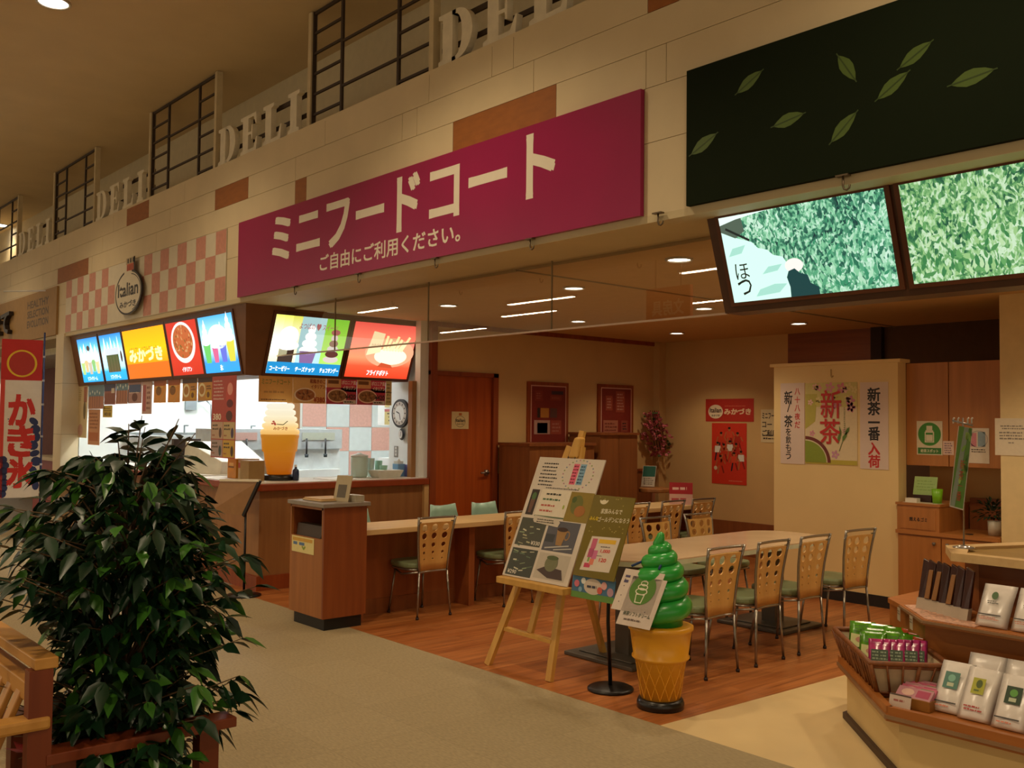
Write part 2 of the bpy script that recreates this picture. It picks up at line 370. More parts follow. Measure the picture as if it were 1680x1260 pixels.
m = MB(); m.box(-8.29, 1.9, .97, -8.22, 1.955, 1.97, wood('jamb_wood', '#8d6134', '#a5743f')); struct(m.build('trim_8'))
# pillar between the stalls
m = MB(); m.box(-13.76, -.02, 0, -13.43, .2, 2.66, cream)
for z in (.66, 1.33, 2.0): m.box(-13.762, -.022, z, -13.428, .2, z+.004, groove)
struct(m.build('column'))
# far stall
m = MB(); m.box(-24, 2.2, 0, -13.76, 2.3, 2.65, M('far_stall_wall', '#7c4034', .7)); struct(m.build('wall_far_stall'))
m = MB()
for a, b in ((-16.9, -16.35), (-15.75, -15.0)): m.box(a, 2.17, 1.75, b, 2.2, 2.3, EMIT('lit_window', (.9, 1, 1), 1.1))
struct(m.build('window_1'))
# ------------------------------------------------------------------ fascia: sign boards, trellises, lettering
white_ink = M('sign_white', '#e9e0cc', .5, noise=.02)
ptx = M('magenta_board', '#9a1550', .3, noise=.05, scale=2, spec=.5)
t = thing('sign_board', 'long magenta sign board with big white katakana over the food court opening', 'sign', (-5.84, 0, 3.0))
s = Sheet((0, -.03, 0)); s.base(-8.265, 2.662, -3.41, 3.348, ptx, .029); s.build('board', t)
s = Sheet((0, -.03, 0)); s.text('ミニフードコート', -7.59, 2.905, -4.08, 3.285, white_ink, 1, .03); s.build('headline_lettering', t)
s = Sheet((0, -.03, 0)); s.text('ご自由にご利用ください。', -6.78, 2.735, -4.97, 2.862, white_ink, 1, .02); s.build('small_lettering', t)
# pink and cream check panel and its oval emblem
pinkc = M('pink_check', '#c98a76', .5, noise=.08, scale=25); palec = M('pale_check', '#d8cdb4', .5, noise=.03)
s = Sheet((0, -.008, 0)); s.base(-13.43, 2.668, -8.565, 3.345, palec, .007)
for j in range(3):
    for i in range(21):
        if (i+j) % 2 == 0 and not (8 <= i <= 11 and j < 3 and not (i in (8, 11) and j == 1)):
            s.rect(-13.42+i*.231, 2.672+j*.2235, -13.42+(i+1)*.231, 2.672+(j+1)*.2235, pinkc)
tag(s.build('check_panel'), 'pink and cream checkered wall panel above the snack stall lightboxes', 'wall panel')
ink = INK('#2b2420'); t = thing('emblem', 'oval shop emblem with red capped top on the pink check panel', 'emblem', (-10.98, 0, 2.98))
s = Sheet((0, -.05, 0)); s.ell(-10.98, 2.965, .40, .245, palec, 0, 40)
s.ring(-10.98, 2.965, .41, .255, .022, ink, 1, 48, .62*PI, 2.42*PI); s.ring(-10.95, 2.96, .35, .215, .01, ink, 1, 40, -.4*PI, .45*PI)
s.text('Italian', -11.30, 2.93, -10.68, 3.075, ink, 1, .025); s.text('みかづき', -11.24, 2.80, -10.74, 2.87, ink, 1, .03)
s.build('oval_plate', t, solid=.02)
s = Sheet((0, -.05, 0)); red = INK('#c2532c'); s.rect(-11.07, 3.2, -10.86, 3.29, red); s.poly([(-11.10, 3.29), (-10.83, 3.29), (-10.81, 3.36), (-11.10, 3.36)], INK('#b9a27c'), 1)
for i in range(3): s.rect(-11.05+i*.08, 3.30, -11.01+i*.08, 3.35, ink, 2); s.rect(-11.05+i*.065, 3.215, -11.02+i*.065, 3.275, INK('#8f3a1e'), 2)
s.rect(-10.86, 3.2, -10.82, 3.36, ink, 1); s.build('cap', t)
# dark green board with tea leaves
gm = M('dark_green_board', '#1a2214', .9, spec=.1, noise=.05, scale=2); lg = INK('#4f6626'); lv = INK('#35491a')
t = thing('leaf_board', 'dark green board with scattered tea leaves above the tea field screens', 'sign', (-1, 0, 3))
s = Sheet((0, -.03, 0)); s.base(-3.1, 2.662, 2.6, 3.36, gm, .029); s.build('board', t)
for (a, b, c, d) in ((-2.79, 3.165, -2.645, 3.24), (-2.250, 3.20, -2.165, 3.065), (-1.965, 3.065, -1.825, 3.14), (-2.065, 2.955, -1.925, 3.04), (-1.75, 2.935, -1.575, 2.955), (-2.585, 2.955, -2.42, 2.98), (-2.285, 2.815, -2.16, 2.925), (-3.07, 2.92, -2.91, 2.995)):
    s = Sheet((0, -.03, 0)); dx, dz = c-a, d-b; n = (-dz*.2, dx*.2)
    pr = [(0, 0), (.15, .5), (.35, .95), (.55, 1), (.8, .6), (1, 0), (.8, -.5), (.55, -.85), (.35, -.85), (.15, -.45)]
    s.poly([(a+dx*q+n[0]*w_, b+dz*q+n[1]*w_) for q, w_ in pr][::-1 if dx*1 < 0 else 1], lg, 1)
    s.line((a-dx*.08, b-dz*.08), (c+dx*.06, d+dz*.06), .006, lv, 2); s.build('leaf_print', t)
# brown name board of the far stall
t = thing('stall_board', 'brown stall name board with dark kana at the far end of the row', 'sign', (-16, 0, 3))
s = Sheet((0, -.03, 0)); s.base(-20.5, 2.66, -13.76, 3.32, M('tan_board', '#a5804c', .6, noise=.06), .028); s.build('board', t)
s = Sheet((0, -.03, 0))
for i, q in enumerate(('HEALTHY', 'SELECTION', 'EVOLUTION')): s.text(q, -15.15, 3.115-i*.14, -14.12, 3.215-i*.14, INK('#5c4424'), 1, .03)
s.build('small_lettering', t)
s = Sheet((0, -.1, 0)); s.text('たて', -16.95, 2.80, -15.88, 3.17, INK('#2e2219'), 0, .03, thick=.06); s.build('kana_lettering', t)
# trellises and serif lettering on top of the fascia
iron = M('trellis_iron', '#3a2a1c', .6); post = M('trellis_post', '#cdbb94', .6)
GT = 'trellis panels on top of the fascia'
def trellis(label):
    t = thing('trellis', label, 'trellis', (0, .06, 3.985), GT); W, H = 1.77, .975
    for x in (0, W-.05):
        m = MB(); m.box(x, .03, 3.985, x+.05, .09, 3.985+H, post); m.box(x-.012 if x else x+.05, .045, 3.985, x+.0 if x else x+.066, .075, 3.985+H, iron); m.build('post', t)
    for x in (.49, 1.29):
        m = MB(); m.box(x, .05, 3.985, x+.028, .07, 3.985+H, iron); m.build('mullion', t)
    m = MB(); m.box(.05, .05, 3.96+H, W-.05, .07, 3.985+H, iron)
    for k in range(1, 6): m.box(.05, .052, 3.985+H-k*.172-.02, .49, .068, 3.985+H-k*.172, iron)
    for k in range(1, 6): m.box(1.3, .052, 3.985+H-k*.182-.02, W-.05, .068, 3.985+H-k*.182, iron)
    for k in (2, 4): m.box(.5, .052, 3.985+H-k*.182-.02, 1.3, .068, 3.985+H-k*.182, iron)
    m.build('rungs', t); return t
t0 = trellis('dark trellis on the fascia between the second and nearest white letterings'); t0.location.x = -7.15
for x, lb in ((-10.715, 'dark trellis on the fascia above the oval emblem'), (-14.28, 'dark trellis on the fascia above the left end of the pink checks'), (-17.84, 'farthest dark trellis, at the left edge above the brown stall board')):
    c = copy_tree(t0); c.location.x = x; c['label'] = lb
letm = M('letter_white', '#e6dcc2', .5)
def serif(ch, h=.35):
    """outlines (u, v) of a bold high-contrast serif capital; returns list of polygons"""
    S = .028
    if ch == 'I': return [[(0, 0), (.2, 0), (.2, S), (.155, S*1.4), (.155, h-S*1.4), (.2, h-S), (.2, h), (0, h), (0, h-S), (.045, h-S*1.4), (.045, S*1.4), (0, S)]], .2
    if ch == 'L': return [[(0, 0), (.33, 0), (.345, .13), (.325, .13), (.28, .035), (.155, .03), (.155, h-S*1.4), (.2, h-S), (.2, h), (0, h), (0, h-S), (.045, h-S*1.4), (.045, S*1.4), (0, S)]], .345
    if ch == 'E': return [[(0, 0), (.32, 0), (.335, .12), (.318, .12), (.27, .03), (.155, .03), (.155, .165), (.215, .165), (.225, .115), (.24, .115), (.24, .25), (.225, .25), (.215, .19), (.155, .19), (.155, h-.03), (.26, h-.03), (.305, h-.11), (.32, h-.11), (.31, h), (0, h), (0, h-S), (.045, h-S*1.4), (.045, S*1.4), (0, S)]], .335
    out = [(.2+.17*math.cos(a), h/2+h/2*math.sin(a)) for a in [PI/2-PI*i/16 for i in range(17)]]
    inn = [(.185+.075*math.cos(a), h/2+(h/2-.028)*math.sin(a)) for a in [PI/2-PI*i/16 for i in range(17)]]
    P = [[(0, 0), (.19, 0), (.19, S), (.155, S*1.0), (.155, h-S*1.0), (.19, h-S), (.19, h), (0, h), (0, h-S), (.045, h-S*1.4), (.045, S*1.4), (0, S)]]
    bowl = [(.15, h)]+out+[(.15, 0), (.15, S)]+inn[::-1]+[(.15, h-S)]
    return P+[bowl[::-1]], .37
GD = 'DELI letterings on top of the fascia'
def lettering(label, chars='DELI'):
    t = thing('deli_lettering', label, 'sign', (0, .06, 3.985), GD); u = .06
    for ch in chars:
        polys, w_ = serif(ch); m = MB()
        for p in polys: m.prism([(u+a, .075, 4.0+b) for a, b in p], (0, -.05, 0), letm)
        m.build('letter', t); u += w_+.115
    m = MB(); m.box(0, .1, 4.305, 1.78, .115, 4.345, iron); m.box(0, .1, 4.13, 1.78, .115, 4.165, iron); m.box(0, .03, 3.985, 1.78, .1, 4.0, iron); m.build('rail', t); return t
l0 = lettering('white raised DELI lettering between the oval emblem and the magenta board'); l0.location.x = -8.93
for x, lb in ((-12.49, 'white raised DELI lettering above the left half of the pink checks'), (-16.05, 'white raised DELI lettering at the far left over the brown stall board')):
    c = copy_tree(l0); c.location.x = x; c['label'] = lb
l1 = lettering('largest white raised DELI lettering, cut off by the top edge of the view', 'DEL'); l1.location.x = -5.37
# hooks under the boards
hookm = M('hook_metal', '#6b5b46', .4, .6)
for x, lb in ((-7.2, 'metal hook under the left end of the magenta board'), (-6.22, 'metal hook under the kana sentence of the magenta board'), (-5.25, 'metal hook under the middle of the magenta board'), (-4.29, 'metal hook under the right part of the magenta board'), (-3.29, 'metal hook between the magenta board and the dark green board'), (-2.23, 'metal hook under the dark green leaf board')):
    m = MB(); m.box(x-.03, -.04, 2.653, x+.03, -.01, 2.66, hookm); m.tube([(x, -.025, 2.655), (x, -.025, 2.61), (x+.006, -.025, 2.595), (x+.018, -.025, 2.59), (x+.03, -.025, 2.597), (x+.033, -.025, 2.612)], .005, hookm, 6)
    tag(m.build('hook'), lb, 'hook', 'hooks under the sign boards')
# hanging smoke glass
t = thing('glass_screen', 'long clear glass pane hanging under the ceiling across the food court opening', 'glass screen', (-5.9, .46, 2.4))
gl = GLASS('pane_glass', (.93, .92, .86), .13); rail = M('glass_rail', '#a58a66', .4)
for a, b in ((-8.24, -7.36), (-7.355, -5.985), (-5.98, -4.61), (-4.605, -3.2)):
    m = MB(); m.add([(a if a > -8 else -8.41, .46, 2.165), (b, .46, 2.165), (b, .46, 2.64), (a, .46, 2.64)], [(0, 1, 2, 3)], gl); m.build('pane', t)
m = MB(); m.box(-8.41, .45, 2.155, -3.2, .47, 2.166, M('glass_edge', '#d8b9a0', .3)); m.build('bottom_edge', t)
m = MB(); m.box(-8.23, .44, 2.638, -3.2, .48, 2.66, rail); m.build('top_rail', t)
for x in (-7.3575, -5.9825, -4.6075): m = MB(); m.box(x-.0035, .455, 2.16, x+.0035, .465, 2.64, groove); m.build('joint_strip', t)

# stationery sign across the hall: it shows mirrored in the glass
t = thing('hall_sign', 'orange hanging sign across the hall, mirrored in the glass pane', 'sign', (-11.5, -9.1, 3.7))
s = Sheet((-11.05, -9.1, 3.3), (-1, 0, 0)); s.base(0, 0, 1.05, .8, INK('#c8642c'), .08); s.text('文房具', .15, .28, .9, .56, INK('#e8d8c0'), 1, .03); s.build('board', t)
m = MB(); m.tube([(-11.3, -9.14, 4.1), (-11.3, -9.14, 4.97)], .012, rail, 6); m.tube([(-11.9, -9.14, 4.1), (-11.9, -9.14, 4.97)], .012, rail, 6); m.build('hanger', t)

# ------------------------------------------------------------------ snack stall canopy with backlit menu panels
can = M('canopy_brown', '#7a4d29', .5, noise=.06); canf = M('panel_frame', '#5a2f18', .4)
t = thing('menu_canopy', 'brown slanted canopy with glowing menu panels over the snack stall counter', 'canopy', (-10.8, .3, 2.3))
m = MB()
V = [(-13.42, .05, 2.62), (-8.25, .05, 2.62), (-8.25, 2.02, 2.62), (-13.42, .18, 1.97), (-8.5, .18, 1.97), (-8.5, 2.02, 1.97), (-13.42, .65, 2.62), (-8.85, .65, 2.62), (-8.85, 2.02, 2.62), (-13.42, .65, 1.97), (-8.85, .65, 1.97), (-8.85, 2.02, 1.97)]
m.add(V, [(0, 3, 4, 1), (1, 4, 5, 2), (3, 9, 10, 4), (4, 10, 11, 5), (6, 7, 10, 9), (7, 8, 11, 10), (0, 1, 7, 6), (1, 2, 8, 7), (0, 6, 9, 3), (2, 5, 11, 8)], can); m.build('hood', t)
FU, FV = (1, 0, 0), Vector((0, -.13, .65)).normalized()
def fr(): return Sheet((0, .18-.012, 1.97), FU, FV)            # front panels: v from 0 (bottom) to .66 (top)
SU, SV = (0, 1, 0), Vector((.25, 0, .65)).normalized()
def sd(): return Sheet((-8.5+.014, 0, 1.97), SU, SV)            # side panels
def panel(s, u0, v0, u1, v1, nm, lb, draw):
    fb = MB(); p = [s.P(u0-.03, v0-.03), s.P(u1+.03, v0-.03), s.P(u1+.03, v1+.03), s.P(u0-.03, v1+.03)]; q = [x-s.N*.02 for x in p]
    fb.hexa(q+p, canf); fo = fb.build('menu_panel', t); fo['label'] = lb
    g = Sheet(s.O, s.U, s.V, .0012); draw(g, u0, v0, u1, v1); g.build('backlit_film', fo)
def LG(name, stops, horizontal=False, s=1.2, box=(0, 1), axis=2):
    """backlit printed film whose print fades between colours along one axis"""
    m, nt, b = newmat(name); N, L = nt.nodes.new, nt.links.new
    tc = N('ShaderNodeTexCoord'); sx = N('ShaderNodeSeparateXYZ'); mr = N('ShaderNodeMapRange'); rp = N('ShaderNodeValToRGB')
    mr.inputs[1].default_value, mr.inputs[2].default_value = box
    L(tc.outputs['Object'], sx.inputs[0]); L(sx.outputs[axis], mr.inputs[0]); L(mr.outputs[0], rp.inputs[0])
    e = rp.color_ramp.elements
    while len(e) < len(stops): e.new(.5)
    for i, (p, h) in enumerate(stops): e[i].position = p; e[i].color = lin(h)
    b.inputs['Base Color'].default_value = (.02, .02, .02, 1); L(rp.outputs[0], b.inputs['Emission Color']); b.inputs['Emission Strength'].default_value = s*1.45; return m
ZB = (2.0, 2.56)
BOOST = 1.5
blue = LG('film_blue', ((0, '#1593d8'), (.22, '#1fa0e0'), (.3, '#a8dcf0'), (.6, '#bfe6f2'), (.8, '#58b4e2'), (1, '#1b78c4')), s=1.25, box=ZB)
orange = LG('film_orange', ((0, '#ff7a00'), (.3, '#ff8c00'), (.6, '#ffb400'), (1, '#ff9c00')), s=1.15, box=ZB)
redf = LG('film_red', ((0, '#c62a14'), (.35, '#d33520'), (1, '#c92c1c')), s=.95, box=ZB)
azure = LG('film_azure', ((0, '#1f8fdc'), (.2, '#2f8ad8'), (.45, '#b9d8f4'), (.75, '#8cc6ec'), (1, '#3c9ad4')), s=1.25, box=ZB)
wl = LIT('#ffffff', 1.8)
def soft(g, u, v, h, top, cup, k=2):
    """a soft ice in a cup, as printed on the film"""
    w_ = h*.22
    g.poly([(u-w_*.6, v), (u+w_*.6, v), (u+w_*.9, v+h*.45), (u-w_*.9, v+h*.45)], cup, k)
    for i in range(4): g.ell(u, v+h*(.5+i*.12), w_*(1.05-i*.24), h*.085, top, k+1)
    g.poly([(u-w_*.2, v+h*.88), (u+w_*.2, v+h*.88), (u+w_*.05, v+h*1.04)], top, k+1)
def d1(g, a, b, c, d):
    g.rect(a, b, c, d, blue, 1)
    for i in range(5): soft(g, a+.10+i*.135, b+.10+(i % 2)*.03, .36, wl, LIT(('#c9e88a', '#f0d090', '#d8c8b0', '#8fd078', '#f0e0a0')[i], 1.1))
    g.ell(a+.40, d-.13, .06, .035, LIT('#4a2a22', .6), 6); g.text('ソフトクリーム', a+.2, b+.02, c-.2, b+.07, wl, 5, .02)
def d2(g, a, b, c, d):
    g.rect(a, b, c, d, blue, 1)
    for i in range(5): g.poly([(a+.1+i*.12, d-.22), (a+.2+i*.11, d-.22), (a+.15+i*.115, d-.03-(i % 2)*.05)], wl, 2)
    g.rect(a+.13, d-.25, c-.13, d-.17, LIT('#dfe8f0', 1.1), 3)
    g.rect(a+.16, b+.1, c-.16, d-.25, LG('film_parfait', ((0, '#7a5a3c'), (.5, '#5a6a3c'), (1, '#2c4030')), s=.6, box=ZB), 3)
    for i in range(4): g.rect(a+.2+i*.1, b+.1, a+.215+i*.1, d-.27, LIT('#9a8a5a', .5), 4)
    g.ell(c-.07, b+.28, .03, .07, LIT('#5a2a20', .6), 3); g.text('ソフトクリーム', a+.2, b+.02, c-.2, b+.07, wl, 5, .02)
def d3(g, a, b, c, d):
    g.rect(a, b, c, d, orange, 1); g.rect(a, b, c, b+.17, LIT('#ff7a10', 1.0), 2)
    g.text('イタリアン・ソフトクリーム', a+.13, d-.27, c-.25, d-.2, LIT('#a8741c', .9), 3, .01)
    g.text('みかづき', a+.12, b+.19, c-.14, b+.34, LIT('#fff6a0', 1.6), 3, .05)
def d4(g, a, b, c, d):
    g.rect(a, b, c, d, redf, 1); u, v = (a+c)/2+.0, b+.34
    g.ell(u, v, .30, .215, LIT('#fff4ee', 1.1), 2, 36); g.ell(u, v+.01, .25, .175, LIT('#d8682a', .9), 3, 30)
    rn = random.Random(3)
    for i in range(46):
        q, r_ = rn.random()*6.28, rn.random()**.5; g.ell(u+.23*r_*math.cos(q), v+.01+.16*r_*math.sin(q), .02, .011, LIT(('#e8a060', '#b84a1c', '#8a6a24', '#f0b878')[i % 4], .9), 4, 8, rn.random()*3)
    g.text('イタリアン', u-.12, b+.035, u+.12, b+.085, wl, 5, .02)
def d5(g, a, b, c, d):
    g.rect(a, b, c, d, azure, 1)
    for i, (q, h) in enumerate(((.12, .34), (.3, .26), (.48, .30), (.65, .38))):
        soft(g, a+q, b+.1, h+.08, wl, LIT(('#6fd86a', '#e86a9a', '#6a7ae8', '#e8e24a')[i], 1.1))
    g.ell(a+.4, b+.35, .22, .12, LIT('#e8f0ff', 1.3), 2); g.text('氷', (a+c)/2-.03, b+.02, (a+c)/2+.03, b+.075, wl, 5, .02)
F = fr()
panel(F, -13.13, .04, -12.37, .60, 'p', 'glowing blue panel with soft ice cups at the left end', d1)
panel(F, -12.28, .04, -11.54, .60, 'p', 'glowing blue panel with a dark parfait glass', d2)
panel(F, -11.47, .04, -10.23, .60, 'p', 'glowing orange panel with yellow kana', d3)
panel(F, -10.16, .04, -9.39, .60, 'p', 'glowing red panel with a round plate of noodles', d4)
panel(F, -9.33, .04, -8.56, .60, 'p', 'glowing pale blue panel with coloured ices', d5)
def d6(g, a, b, c, d):
    ZS = 2.0
    g.rect(a, b, c, d, LIT('#bfeaf2', 1.15), 1); g.rect(a, b+.1, a+.28, d, LG('film_yellow', ((0, '#fff08a'), (.5, '#ffffe0'), (1, '#d8d840')), s=1.2, box=ZB), 2); g.rect(c-.25, b+.1, c, d, LG('film_green', ((0, '#b0e070'), (.6, '#8fce3c'), (1, '#6fb82c')), s=1.05, box=ZB), 2)
    g.rect(a, b, c, b+.12, LIT('#1795d6', 1.1), 3)
    g.rect(a+.09, b+.12, a+.25, b+.27, LIT('#54433c', .7), 4); g.ell(a+.17, b+.29, .12, .05, wl, 5); g.ell(a+.17, b+.38, .10, .10, wl, 4)
    for i in range(4): g.ell(a+.40, b+.25+i*.07, .10-.02*i, .045, wl, 4)
    g.poly([(a+.33, b+.12), (a+.47, b+.12), (a+.49, b+.24), (a+.31, b+.24)], LIT('#9a78b0', .9), 4)
    for i in range(5): g.ell(c-.13, b+.17+i*.055, .085-.012*i, .035, LIT(('#f0e0d8', '#6a3a34', '#f4ece8', '#8a5448', '#f0d8d8')[i], .95), 4+i % 2)
    g.ell(c-.13, b+.45, .05, .03, LIT('#c06068', .9), 5)
    g.text('よつばの ♥ スイーツ', a+.26, d-.13, c-.12, d-.06, LIT('#c87078', .9), 4, .01)
    for i, q in enumerate(('コーヒーゼリー', 'チーズナッツ', 'チョコサンデー')): g.text(q, a+.03+i*.27, b+.03, a+.24+i*.27, b+.08, wl, 5, .03)
def d7(g, a, b, c, d):
    g.rect(a, b, c, d, LG('film_salmon', ((0, '#d8391c'), (.2, '#e05030'), (.35, '#ff8a60'), (.6, '#ff7a64'), (1, '#d84440')), s=1.1, box=ZB), 1)
    g.poly([(a+.20, b+.24), (a+.36, b+.28), (a+.38, b+.48), (a+.24, b+.5)], LIT('#ffe6b4', 1.25), 3)
    g.text('みかづき', a+.24, b+.34, a+.35, b+.37, LIT('#d06a40', .9), 4)
    for i in range(7): g.line((a+.40+i*.035, b+.30), (a+.42+i*.045, b+.46-(i % 3)*.03), .03, LIT('#fff2b0', 1.3), 3)
    g.ell(a+.50, b+.24, .20, .09, LIT('#fff6d0', 1.4), 2); g.ell(a+.48, b+.28, .3, .16, LIT('#ffb48a', 1.1), 1.5)
    g.poly([(a+.36, b+.12), (a+.56, b+.11), (a+.52, b+.15), (a+.40, b+.17)], LIT('#e05a34', 1), 4)
    g.text('フライドポテト', (a+c)/2-.13, b+.03, (a+c)/2+.13, b+.085, wl, 5, .03)
S_ = sd()
panel(S_, .37, .03, 1.165, .615, 'p', 'glowing panel with three striped sundaes on the side facing the tables', d6)
panel(S_, 1.235, .03, 2.0, .615, 'p', 'glowing red panel of fried potatoes on the side facing the tables', d7)

# ------------------------------------------------------------------ tea field screens over the tea shop
t = thing('screen_case', 'brown slanted screen case showing a tea field under the dark green board', 'screen', (-1.9, .3, 2.4))
tv = M('screen_case_brown', '#4b2c1a', .4); m = MB()
def tvq(x, a, b): return [(x, .13+a, 2.655-b)]
V = [(-3.1, .13, 2.655), (1.2, .13, 2.655), (1.2, .45, 2.655), (-3.1, .45, 2.655), (-3.1, .30, 2.14), (1.2, .30, 2.14), (1.2, .45, 2.14), (-3.1, .45, 2.14)]
m.add(V, [(0, 4, 5, 1), (4, 7, 6, 5), (3, 0, 1, 2), (0, 3, 7, 4), (1, 5, 6, 2), (2, 6, 7, 3)], tv); m.build('case', t)
TVV = Vector((0, -.17, .515)).normalized()
def leaffield(name, seed, tint):
    m, nt, b = newmat(name); N, L = nt.nodes.new, nt.links.new
    tc = N('ShaderNodeTexCoord'); mp = N('ShaderNodeMapping'); mp.inputs['Scale'].default_value = (2.3, 1, 1.5); mp.inputs['Rotation'].default_value = (0, .5, 0); mp.inputs['Location'].default_value = (seed, 0, seed)
    L(tc.outputs['Object'], mp.inputs[0]); nz = N('ShaderNodeTexNoise'); nz.inputs['Scale'].default_value = 9; L(mp.outputs[0], nz.inputs['Vector'])
    ad = N('ShaderNodeVectorMath'); ad.operation = 'MULTIPLY_ADD'; ad.inputs[1].default_value = (.16, .16, .16); L(nz.outputs['Color'], ad.inputs[0]); L(mp.outputs[0], ad.inputs[2])
    vo = N('ShaderNodeTexVoronoi'); vo.inputs['Scale'].default_value = 34; L(ad.outputs[0], vo.inputs['Vector'])
    n2 = N('ShaderNodeTexNoise'); n2.inputs['Scale'].default_value = 26; n2.inputs['Detail'].default_value = 6; L(mp.outputs[0], n2.inputs['Vector'])
    n3 = N('ShaderNodeTexNoise'); n3.inputs['Scale'].default_value = 3.2; L(tc.outputs['Object'], n3.inputs['Vector'])
    bw = N('ShaderNodeSeparateColor'); L(vo.outputs['Color'], bw.inputs[0])
    m1 = N('ShaderNodeMath'); m1.operation = 'MULTIPLY_ADD'; m1.inputs[1].default_value = .6; L(bw.outputs[0], m1.inputs[0])
    m2 = N('ShaderNodeMath'); m2.operation = 'MULTIPLY_ADD'; m2.inputs[1].default_value = .9; m2.inputs[2].default_value = -.42; L(n2.outputs['Fac'], m2.inputs[0]); L(m2.outputs[0], m1.inputs[2])
    m3 = N('ShaderNodeMath'); m3.operation = 'MULTIPLY_ADD'; m3.inputs[1].default_value = .75; L(n3.outputs['Fac'], m3.inputs[0]); L(m1.outputs[0], m3.inputs[2])
    rp = N('ShaderNodeValToRGB'); e = rp.color_ramp.elements
    for i, (p, h) in enumerate(tint):
        if i > 1: e.new(p)
        e[i if i < 2 else len(e)-1].position = p
    for i, (p, h) in enumerate(tint): e[i].position = p; e[i].color = lin(h)
    L(m3.outputs[0], rp.inputs[0]); L(rp.outputs[0], b.inputs['Emission Color']); b.inputs['Emission Strength'].default_value = 1.0
    b.inputs['Base Color'].default_value = (.02, .02, .02, 1); b.inputs['Roughness'].default_value = .25; return m
lf1 = leaffield('leaf_field_a', 3, ((.15, '#0c3236'), (.42, '#2a6a56'), (.58, '#52a078'), (.76, '#8ed4a6'), (.98, '#d0f4dc')))
lf2 = leaffield('leaf_field_b', 11, ((.15, '#0e3a34'), (.42, '#33704a'), (.58, '#62a060'), (.76, '#9ccc88'), (.98, '#d0ecc8')))
for (a, b, fld, lb) in ((-3.02, -2.125, lf1, 'lit screen with tea bushes and a picker in white'), (-2.055, -.95, lf2, 'lit screen filled with bright tea bushes')):
    O = Vector((0, .30-.012, 2.14))
    g = Sheet(O, (1, 0, 0), TVV); fb = MB(); v0, v1 = .05, .495
    p = [g.P(a-.025, v0-.02), g.P(b+.025, v0-.02), g.P(b+.025, v1+.02), g.P(a-.025, v1+.02)]; fb.hexa([x-g.N*.02 for x in p]+p, canf); fo = fb.build('screen_frame', t); fo['label'] = lb
    g.rect(a, v0, b, v1, fld, 1); rb_ = random.Random(int(a*-10)); cols_ = [LIT(h, .9) for h in (('#2c7a5c', '#5cb284', '#8fd8a8', '#bff0cc', '#3c9a70') if a < -3 else ('#3f8a50', '#6cb068', '#a4d48c', '#c8ecb4', '#549a58'))]
    for i in range(420):                 # single tea leaves of the picture, larger towards the bottom
        x, q = rb_.uniform(a+.03, b-.03), rb_.random()**1.4; y = v0+.015+q*(v1-v0-.05); L_ = (.052-.03*q)*rb_.uniform(.6, 1.2); an = PI/2+rb_.gauss(0, .55); c_, s_ = math.cos(an), math.sin(an); w_ = L_*.2
        if y+L_ > v1 or not a < x+L_*c_-w_ < x+L_*c_+w_ < b or x-w_ < a or x+w_ > b: continue
        g.poly([(x, y), (x+L_*.35*c_+w_*s_, y+L_*.35*s_-w_*c_), (x+L_*.7*c_+w_*.7*s_, y+L_*.7*s_-w_*.7*c_), (x+L_*c_, y+L_*s_), (x+L_*.6*c_-w_*.8*s_, y+L_*.6*s_+w_*.8*c_), (x+L_*.25*c_-w_*.8*s_, y+L_*.25*s_+w_*.8*c_)], cols_[min(4, int(rb_.random()*5))], 1.2+i*.0015)
    if a < -3:
        sk = LIT('#d6fff0', 1.1); sh = LIT('#aee8d6', 1.0)
        g.poly([(a, v0), (a+.37, v0), (a+.375, v0+.05), (a+.40, v0+.085), (a+.39, v0+.13), (a+.35, v0+.17), (a+.33, v0+.205), (a+.28, v0+.22), (a+.25, v0+.25), (a+.20, v0+.265), (a+.17, v0+.30), (a+.10, v0+.325), (a, v0+.37)], sk, 2)
        g.poly([(a+.14, v0+.02), (a+.28, v0+.03), (a+.33, v0+.07), (a+.26, v0+.075), (a+.17, v0+.055)], sh, 3); g.poly([(a+.20, v0+.13), (a+.29, v0+.14), (a+.32, v0+.17), (a+.24, v0+.165)], sh, 3); g.poly([(a+.02, v0+.24), (a+.10, v0+.25), (a+.13, v0+.29), (a+.05, v0+.28)], sh, 3)
        g.poly([(a, v0+.37), (a+.08, v0+.33), (a+.14, v0+.36), (a+.13, v0+.45), (a, v0+.43)], LIT('#5c7060', .8), 3)
        g.line((a+.03, v0+.385), (a+.16, v0+.31), .012, LIT('#1d2a2a', .7), 4)
        g.poly([(a, v0+.405), (a+.1, v0+.425), (a+.29, v0+.445), (a+.29, v1), (a, v1)], LIT('#eafff6', 1.1), 4)
        g.poly([(a+.34, v0), (a+.50, v0), (a+.50, v0+.035), (a+.46, v0+.06), (a+.45, v0+.10), (a+.41, v0+.115), (a+.385, v0+.14), (a+.35, v0+.13), (a+.335, v0+.10), (a+.345, v0+.05)], LIT('#0e4a4c', .8), 4)
        g.ell(a+.385, v0+.155, .05, .035, LIT('#fff2ea', 1.1), 3)
        g.vtext('ほっ', a+.085, v0+.20, .082, LIT('#16221e', .5), 6, .0, 1.02)
    g.build('lit_screen', fo)
